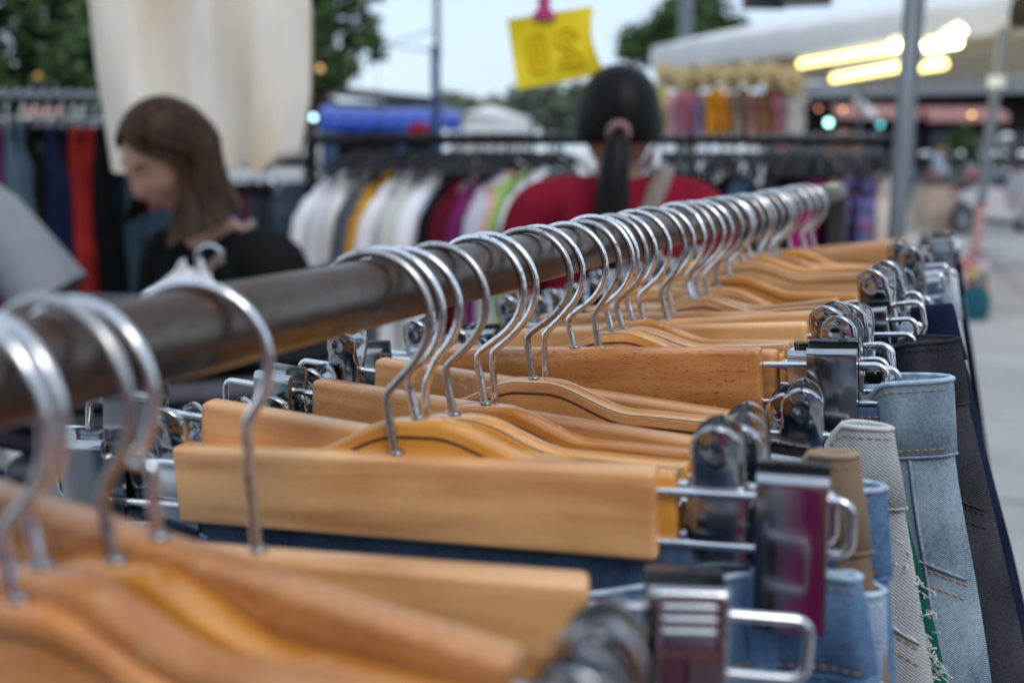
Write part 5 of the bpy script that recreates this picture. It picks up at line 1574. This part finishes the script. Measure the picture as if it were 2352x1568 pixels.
def shirt(loc, rz, col, nm, label, seed, H=.62, sleeves=True, hw=.20, group='shirts on the long black rail', m=None):
    t = empty('hanging_shirt', loc, rz); tag(t, label, 'shirt', group)
    m = m or cloth(nm.replace(' ', '_') + '_shirt_cloth', col, .06, 9)
    rn = random.Random(seed); ph = rn.uniform(0, 6)
    rows = []
    for zz, k, th in [(.046, .30, .012), (.05, .42, .022), (.068, .62, .03), (.09, .86, .032), (.11, .98, .030), (.14, 1.0, .034), (.2, .98, .04), (.3, .97, .045), (.42, .98, .05), (.55, 1.0, .05), (H, 1.02, .05)]:
        r = []
        for q in range(36):
            a = 2 * pi * q / 36; c = cos(a)
            x = hw * k * (abs(c) ** .75) * (1 if c >= 0 else -1)
            f = .010 * sin(15 * x * 2 + ph + 3 * zz) * min(1, zz * 5) + .006 * sin(31 * x + ph * 2)
            r.append((x, sin(a) * th + f, -zz))
        rows.append(r)
    part(t, 'body', MB().loft(rows), m, ang=80)
    if sleeves:
        for s in (-1, 1):
            mb = MB()
            mb.loft([[(s * (cx + 1 * wx * cos(a)), wy * sin(a) + .004 * sin(3 * a + seed), -cz + (-.35 * wx * cos(a))) for a in [2 * pi * q / 18 for q in range(18)]] for cx, cz, wx, wy in ((hw * .84, .115, .045, .03), (hw * 1.02, .17, .06, .034), (hw * 1.12, .25, .062, .03), (hw * 1.17, .32, .060, .028))])
            part(t, 'sleeve', mb, m, ang=80)
    cb = MB().tube([(.055 * cos(a), .020 * sin(a), -.048 - .008 * (sin(a) < 0)) for a in [2 * pi * q / 20 for q in range(20)]], .007, 6, closed=True)
    part(t, 'collar', cb, m)
    return t
SH = [(818, 'white', (.82, .81, .84), 'far left white shirt on the long rail'), (836, 'dove grey', (.60, .60, .63), 'dove grey shirt between the first two white shirts'), (854, 'bright white', (.83, .82, .85), 'second white shirt, overlapping the dove grey one'), (872, 'ivory', (.78, .77, .73), 'ivory shirt left of the mustard one'), (900, 'slate', (.085, .09, .11), 'slate grey shirt under the mustard sleeve'), (930, 'mustard', (.55, .27, .025), 'mustard yellow shirt among the white ones'), (975, 'snow white', (.83, .82, .85), 'white shirt with a raised shoulder right of the mustard shirt'), (1003, 'stone', (.58, .58, .53), 'stone grey shirt between two white shirts'), (1043, 'chalk white', (.83, .82, .86), 'white shirt left of the pale blue one'), (1070, 'pale blue', (.36, .47, .58), 'pale blue shirt beside a black one'), (1098, 'black', (.010, .010, .012), 'black shirt between pale blue and pink'), (1112, 'dark red', (.10, .008, .018), 'dark red shirt edge by the pink shirt'), (1140, 'pale pink', (.60, .42, .47), 'pale pink shirt beside the plum one'), (1166, 'plum', (.17, .022, .115), 'plum purple shirt between pink and lavender'), (1186, 'lavender', (.50, .47, .54), 'lavender shirt right of the plum one'), (1212, 'salmon', (.66, .30, .22), 'salmon shirt between lavender and lime'), (1232, 'lime', (.33, .48, .17), 'lime green shirt edge beside salmon'), (1268, 'pearl white', (.80, .79, .80), 'white shirt next to the red-shirted person'), (1300, 'gunmetal', (.07, .075, .09), 'gunmetal grey shirt behind the red shoulder')]
dq = (qb - qa).normalized(); hz0 = .017 - .018
for k, (px, nm, c, lb) in enumerate(SH):
    p = qa.lerp(qb, (px - 716) / 1350.0) + Vector((0, 0, hz0))
    rz = radians(52 + 6 * sin(k * 1.9))
    plastic_hanger(tuple(p), rz, 'black plastic hanger inside the %s shirt' % nm)
    shirt(tuple(p - Vector((0, 0, .055))), rz, c, nm, lb, k)
for k in range(14):
    px = 862 + k * 26
    p = qa.lerp(qb, (px - 716) / 1350.0) + Vector((0, 0, hz0))
    plastic_hanger(tuple(p), radians(58 + 9 * sin(k * 3.1)), 'bare black plastic hanger among the shirts on the long rail', grp='bare black hangers among the shirts')
SR = [(1530, 'mouse grey', (.10, .10, .115)), (1568, 'wine', (.12, .02, .035)), (1600, 'night', (.016, .017, .022)), (1635, 'cocoa', (.09, .05, .035)), (1668, 'mauve', (.20, .12, .15)), (1695, 'carbon', (.012, .012, .014)), (1722, 'denim blue', (.09, .14, .22)), (1755, 'raven', (.010, .010, .012)), (1790, 'smoke', (.05, .05, .06)), (1822, 'onyx', (.008, .008, .010)), (1856, 'ink', (.014, .016, .03)), (1888, 'fuchsia', (.30, .012, .12))]
for k, (px, nm, c) in enumerate(SR):
    p = qa.lerp(qb, (px - 716) / 1350.0) + Vector((0, 0, hz0))
    rz = radians(60 + 7 * sin(k * 2.2))
    plastic_hanger(tuple(p), rz, 'black plastic hanger inside the %s top' % nm)
    shirt(tuple(p - Vector((0, 0, .085 + .02 * sin(k * 2)))), rz, c, nm, nm + ' top on the right half of the long rail', 40 + k, hw=.17, group='dark tops on the right half of the rail')
for k in range(26):
    px = 1520 + k * 20
    p = qa.lerp(qb, (px - 716) / 1350.0) + Vector((0, 0, hz0))
    plastic_hanger(tuple(p), radians(62 + 8 * sin(k * 2.7)), 'hanger with a shiny hook on the right half of the long rail', hookm=hk2, grp='shiny hooks on the right half of the rail')
def plaid_mat():
    m = bpy.data.materials.new('blue_red_plaid'); m.use_nodes = True
    N = m.node_tree.nodes; L = m.node_tree.links; b = N['Principled BSDF']
    t = N.new('ShaderNodeTexCoord'); last = None
    for ax_, sc, rot in (('X', 2.2, 0), ('Z', 2.0, 0)):
        wv = N.new('ShaderNodeTexWave'); wv.bands_direction = ax_; wv.inputs['Scale'].default_value = sc * 3
        L.new(t.outputs['Object'], wv.inputs['Vector'])
        r = N.new('ShaderNodeValToRGB'); r.color_ramp.elements[0].position = .55; r.color_ramp.elements[1].position = .62
        L.new(wv.outputs['Fac'], r.inputs['Fac'])
        mxp = N.new('ShaderNodeMixRGB'); mxp.inputs['Color2'].default_value = (.30, .07, .10, 1) if ax_ == 'X' else (.10, .12, .30, 1)
        fm = N.new('ShaderNodeMath'); fm.operation = 'MULTIPLY'; fm.inputs[1].default_value = .65
        L.new(r.outputs['Color'], fm.inputs[0]); L.new(fm.outputs[0], mxp.inputs['Fac'])
        if last: L.new(last, mxp.inputs['Color1'])
        else: mxp.inputs['Color1'].default_value = (.045, .06, .16, 1)
        last = mxp.outputs['Color']
    L.new(last, b.inputs['Base Color']); b.inputs['Roughness'].default_value = .9
    return m
MP = plaid_mat()
for k, (px, nm, c, lb, m_) in enumerate([(1958, 'plaid', None, 'blue and red plaid shirt at the right end of the long rail', MP), (2003, 'second plaid', None, 'second plaid shirt, nearest the cream one', MP), (2032, 'cream', (.55, .45, .40), 'cream top at the right end of the long rail', None), (2050, 'brown', (.14, .08, .05), 'brown top by the grey post', None)]):
    p = qa.lerp(qb, (px - 716) / 1350.0) + Vector((0, 0, hz0))
    rz = radians(64 + 4 * k)
    plastic_hanger(tuple(p), rz, 'black plastic hanger inside the %s top at the right end' % nm)
    shirt(tuple(p - Vector((0, 0, .06))), rz, c or (0, 0, 0), nm, lb, 70 + k, hw=.16, H=.7, group='tops at the right end of the rail', m=m_)

# neighbouring rack just behind the pipe: dark striped knits glimpsed through the gap
ka, kb = W(300, 860, .98), W(560, 840, 1.05)
M_knit = cloth('grey_striped_knit', (.05, .05, .06), .5, 6, .4, 40, stretch=(1, 1, 14))
tk = empty('knit_pile', tuple(W(415, 985, .98))); tag(tk, 'pile of grey knits glimpsed under the pipe on the left', 'clothes')
tk.location.z = W(415, 985, .98).z
for k in range(7):
    mb = MB()
    rows = []
    for (sx, sy, dz) in ((.90, .85, 0), (1, 1, .008), (1, 1, .018), (.9, .86, .026)):
        rows.append([(.16 * sx * (abs(cos(a)) ** .6) * (1 if cos(a) >= 0 else -1) + .006 * sin(k * 2), .11 * sy * (abs(sin(a)) ** .6) * (1 if sin(a) >= 0 else -1), dz + .004 * sin(3 * a + k)) for a in [2 * pi * q / 28 for q in range(28)]])
    o_ = part(tk, 'folded_knit', MB().loft(rows), cloth('knit_grey_%d' % (k % 3), [(.045, .045, .055), (.10, .10, .115), (.02, .02, .026)][k % 3]), ang=80)
    o_.location = (0, 0, -.06 + k * .027)
zt = tk.location.z - .06
o = empty('side_table', (tk.location.x, tk.location.y, 0)); tag(o, 'low stand under the pile of grey knits', 'table')
part(o, 'table_top', MB().box((0, 0, zt - .0125), (.4, .3, .025)), M_blackpl)
for sx in (-1, 1):
    for sy in (-1, 1): part(o, 'leg', MB().box((sx * .18, sy * .13, (zt - .025) / 2), (.03, .03, zt - .025)), M_blackpl)

# ------------------------------------------------------------------ scooters, crate and bright bits on the right
def scooter(px, py_g, rz, col, label, seat=(.02, .02, .022)):
    Y = 1.45 * F_ / max(40, (py_g - 352)) * .985
    p = W(px, 352, Y)
    t = empty('scooter', (p.x, p.y, 0), rz); t.scale = (1.15,) * 3; tag(t, label, 'scooter', 'scooters parked before the shops')
    cp = mat('scooter_paint_%d' % int(px), col, .25, 0, coat=.8)
    for xx in (-.62, .64):
        w_ = part(t, 'wheel', MB().tube([(xx + .22 * cos(a), 0, .25 + .22 * sin(a)) for a in [2 * pi * q / 24 for q in range(24)]], .045, 8, closed=True), M_blackpl)
        part(w_, 'rim', MB().tube([(xx, -.03, .25), (xx, .03, .25)], .16, 16), M_greymetal)
    part(t, 'body', MB().loft([[(x, s * w_, z) for x, z, w_ in ((-.85, .62, .07), (-.55, .78, .14), (.0, .72, .15), (.12, .38, .13), (.45, .34, .10), (.30, .22, .12), (-.2, .25, .14), (-.6, .45, .13))] for s in (-1, -.6, .6, 1)]), cp)
    part(t, 'front_shield', MB().loft([[(.38 + .10 * (z - .3), s * w_, z) for s in (-1, -.5, 0, .5, 1)] + [(.46 + .10 * (z - .3), s * w_, z) for s in (1, .5, 0, -.5, -1)] for z, w_ in ((.28, .12), (.5, .2), (.75, .22), (.95, .14))]), cp)
    part(t, 'seat', MB().loft([[(x, s * .13, z) for x, z in ((-.75, .80), (-.3, .84), (.05, .76), (.05, .70), (-.75, .72))] for s in (-1, -.7, .7, 1)]), mat('scooter_seat', seat, .6))
    part(t, 'handlebar', MB().tube([(.42, -.34, 1.05), (.50, -.2, 1.03), (.52, 0, .98), (.50, .2, 1.03), (.42, .34, 1.05)], .018, 8), M_blackpl)
    part(t, 'fork', MB().tube([(.50, 0, 1.0), (.64, 0, .27)], .03, 8), M_greymetal)
    part(t, 'headlight', MB().sphere((.56, 0, .96), (.06, .09, .07), 12, 8), M_chrome)
    for s in (-1, 1):
        mr_ = part(t, 'mirror', MB().sphere((.45, s * .34, 1.24), (.025, .065, .05), 10, 8), M_chrome)
        part(mr_, 'stalk', MB().tube([(.45, s * .24, 1.05), (.45, s * .33, 1.21)], .008, 6), M_blackpl)
    part(t, 'tail_light', MB().sphere((-.86, 0, .66), (.03, .07, .04), 10, 6), mat('red_lens', (.45, .02, .02), .2))
    return t
for px, pg, rz, c, lb in [(2120, 470, 100, (.03, .045, .08), 'dark blue scooter nearest the grey post'), (2160, 478, 75, (.35, .05, .06), 'red scooter beside the dark blue one'), (2200, 484, 110, (.38, .40, .43), 'silver scooter above the beige crate'), (2240, 492, 80, (.03, .03, .035), 'black scooter left of the taped post'), (2275, 498, 95, (.30, .05, .07), 'maroon scooter behind the taped post'), (2312, 506, 70, (.50, .50, .53), 'white scooter with pink tail at the right edge'), (2350, 512, 105, (.05, .07, .10), 'navy scooter cut off by the right edge'), (2295, 530, 20, (.50, .47, .49), 'pale grey scooter parked side-on at the right')]:
    scooter(px, pg, radians(rz), c, lb)
for px, pg, rz, c, lb in [(2338, 478, 80, (.36, .05, .07), 'red scooter behind the pale grey one at the right edge'), (2258, 470, 100, (.04, .06, .09), 'dark teal scooter in the back row of the scooters'), (2180, 466, 85, (.45, .47, .50), 'silver scooter in the back row near the grey post'), (2222, 474, 60, (.42, .06, .10), 'crimson scooter between the silver and black ones'), (2328, 494, 115, (.06, .07, .09), 'slate scooter half hidden at the right edge')]:
    scooter(px, pg, radians(rz), c, lb)
o = empty('helmet', tuple(W(2310, 322, 20.5))); tag(o, 'white helmet perched above the scooters at right', 'helmet')
part(o, 'shell', MB().sphere((0, 0, 0), (.14, .17, .15), 18, 12), mat('white_shell', (.72, .72, .74), .2))
part(o, 'visor', MB().loft([[(.145 * cos(a), .175 * sin(a), z) for a in [pi * 1.15 + .7 * pi * q / 12 for q in range(13)]] for z in (-.04, .0, .05)], cap=False, closed=False), M_glassd)
part(o, 'mirror_stem', MB().tube([(0, 0, -.14), (0, .0, -.60)], .02, 8), M_blackpl)

Yb = 1.45 * F_ / (522 - 352) * .985
p = W(2168, 352, Yb)
t = empty('beige_crate', (p.x, p.y, 0)); tag(t, 'beige cloth-covered crate on the paving before the scooters', 'crate')
hw = (W(2222, 352, Yb).x - W(2114, 352, Yb).x) / 2; hh = W(2168, 424, Yb).z
Mb_ = cloth('beige_cover', (.50, .38, .30), .12, 4)
part(t, 'cover', MB().loft([[(hw * k * (abs(cos(a)) ** .35) * (1 if cos(a) >= 0 else -1), .4 * k * (abs(sin(a)) ** .35) * (1 if sin(a) >= 0 else -1) + .02 * sin(7 * a), z) for a in [2 * pi * q / 32 for q in range(32)]] for z, k in ((.0, 1.02), (.3, 1.0), (hh * .9, .98), (hh, .93))]), Mb_)
part(t, 'lid', MB().box((0, 0, hh + .03), (2 * hw * .96, .78, .06)), mat('dark_lid', (.05, .05, .05), .6))

Yt = 8.7
c0 = W(2242, 660, Yt)
t = empty('teal_bag', (c0.x, c0.y, W(2242, 735, Yt).z), .3); tag(t, 'teal bag standing at the foot of the taped post', 'bag')
part(t, 'bag_body', MB().loft([[(.14 * k * cos(a), .10 * k * sin(a), z) for a in [2 * pi * q / 20 for q in range(20)]] for z, k in ((0, .85), (.1, 1.05), (.24, .95), (.30, .6))]), cloth('teal_cloth', (.02, .09, .12)))
for s in (-1, 1): part(t, 'handle', MB().tube([(-.07, s * .03, .29), (-.05, s * .04, .40), (.05, s * .04, .40), (.07, s * .03, .29)], .012, 6), K_black)
t.location.z = 0
sz = W(2242, 735, Yt).z
stand = empty('display_stand', (c0.x + .05, c0.y + .05, 0)); tag(stand, 'small stand of bright trinkets at the taped post', 'stand')
part(stand, 'pole', MB().tube([(0, 0, 0), (0, 0, .62)], .012, 8), M_greymetal)
part(stand, 'base_plate', MB().tube([(0, 0, 0), (0, 0, .02)], .12, 14), M_greymetal)
part(stand, 'rack_bar', MB().tube([(-.16, -.05, .60), (.16, -.05, .60)], .010, 8), M_greymetal)
for k, (px, py, r, c, nm) in enumerate([(2218, 605, .045, (.60, .10, .12), 'red'), (2236, 632, .05, (.62, .50, .12), 'yellow'), (2258, 612, .045, (.62, .42, .50), 'pink'), (2230, 660, .045, (.55, .05, .08), 'crimson'), (2268, 668, .045, (.70, .36, .22), 'orange'), (2252, 640, .04, (.55, .55, .58), 'white'), (2206, 640, .04, (.58, .25, .28), 'rose')]):
    q = W(px, py, Yt)
    o = empty('fabric_flower', tuple(q)); tag(o, '%s round trinket on the small stand by the taped post' % nm, 'trinket', 'bright trinkets by the taped post')
    mm = cloth(nm + '_felt', c)
    for a in range(5):
        part(o, 'petal', MB().sphere((r * .7 * cos(a * 1.257), 0, r * .7 * sin(a * 1.257)), (r * .55, r * .3, r * .55), 10, 6), mm)
    part(o, 'centre', MB().sphere((0, -.01, 0), r * .4, 10, 6), M_white)

# ------------------------------------------------------------------ unseen stalls and trees added behind the camera to darken the metal's reflections
for k, (x, y, rz) in enumerate([(-3.4, -4.2, 20), (2.6, -5.0, -14), (7.2, -2.0, -62)]):  # added stalls, out of view, for darker reflections in hooks and clips
    t = empty('market_stall', (x, y, 0), radians(rz)); tag(t, ['dark canopied stall behind the camera on the left', 'dark canopied stall behind the camera', 'dark canopied stall beyond the lane on the right'][k], 'stall')
    mb = MB()
    mb.loft([[(xx, yy, zz) for xx in (-2.2, -1.1, 0, 1.1, 2.2)] for yy, zz in ((-1.5, 2.15), (-1.5, 2.35), (0, 2.95), (1.5, 2.35), (1.5, 2.15))], cap=False, closed=False)
    part(t, 'canopy', mb, [M_bluepaint, K_dark, K_maroon][k])
    for xx in (-2.15, 2.15):
        for yy in (-1.45, 1.45): part(t, 'post', MB().tube([(xx, yy, 0), (xx, yy, 2.2)], .025, 8), M_greymetal)
    part(t, 'back_cloth', MB().box((0, -1.4, 1.15), (4.3, .03, 2.1)), K_dark)
    part(t, 'counter', MB().box((0, .9, .45), (4.0, .7, .9)), K_jean)
for k, (x, y) in enumerate([(-7, -7), (-1, -9), (5.5, -8.5)]):  # added trees, out of view, darken the low sky the metal mirrors
    B_ = Vector((x, y, 3.6))
    tree((x, y, 0), [(B_, (2.3, 2.3, 1.5)), (B_ + Vector((1.4, .3, .6)), (1.6, 1.6, 1.1)), (B_ + Vector((-1.5, -.2, .3)), (1.7, 1.6, 1.1))], 2600, .22, LF_dark, ['broad tree behind the camera on the left', 'broad tree straight behind the camera', 'broad tree behind the camera on the right'][k], 80 + k, .18)
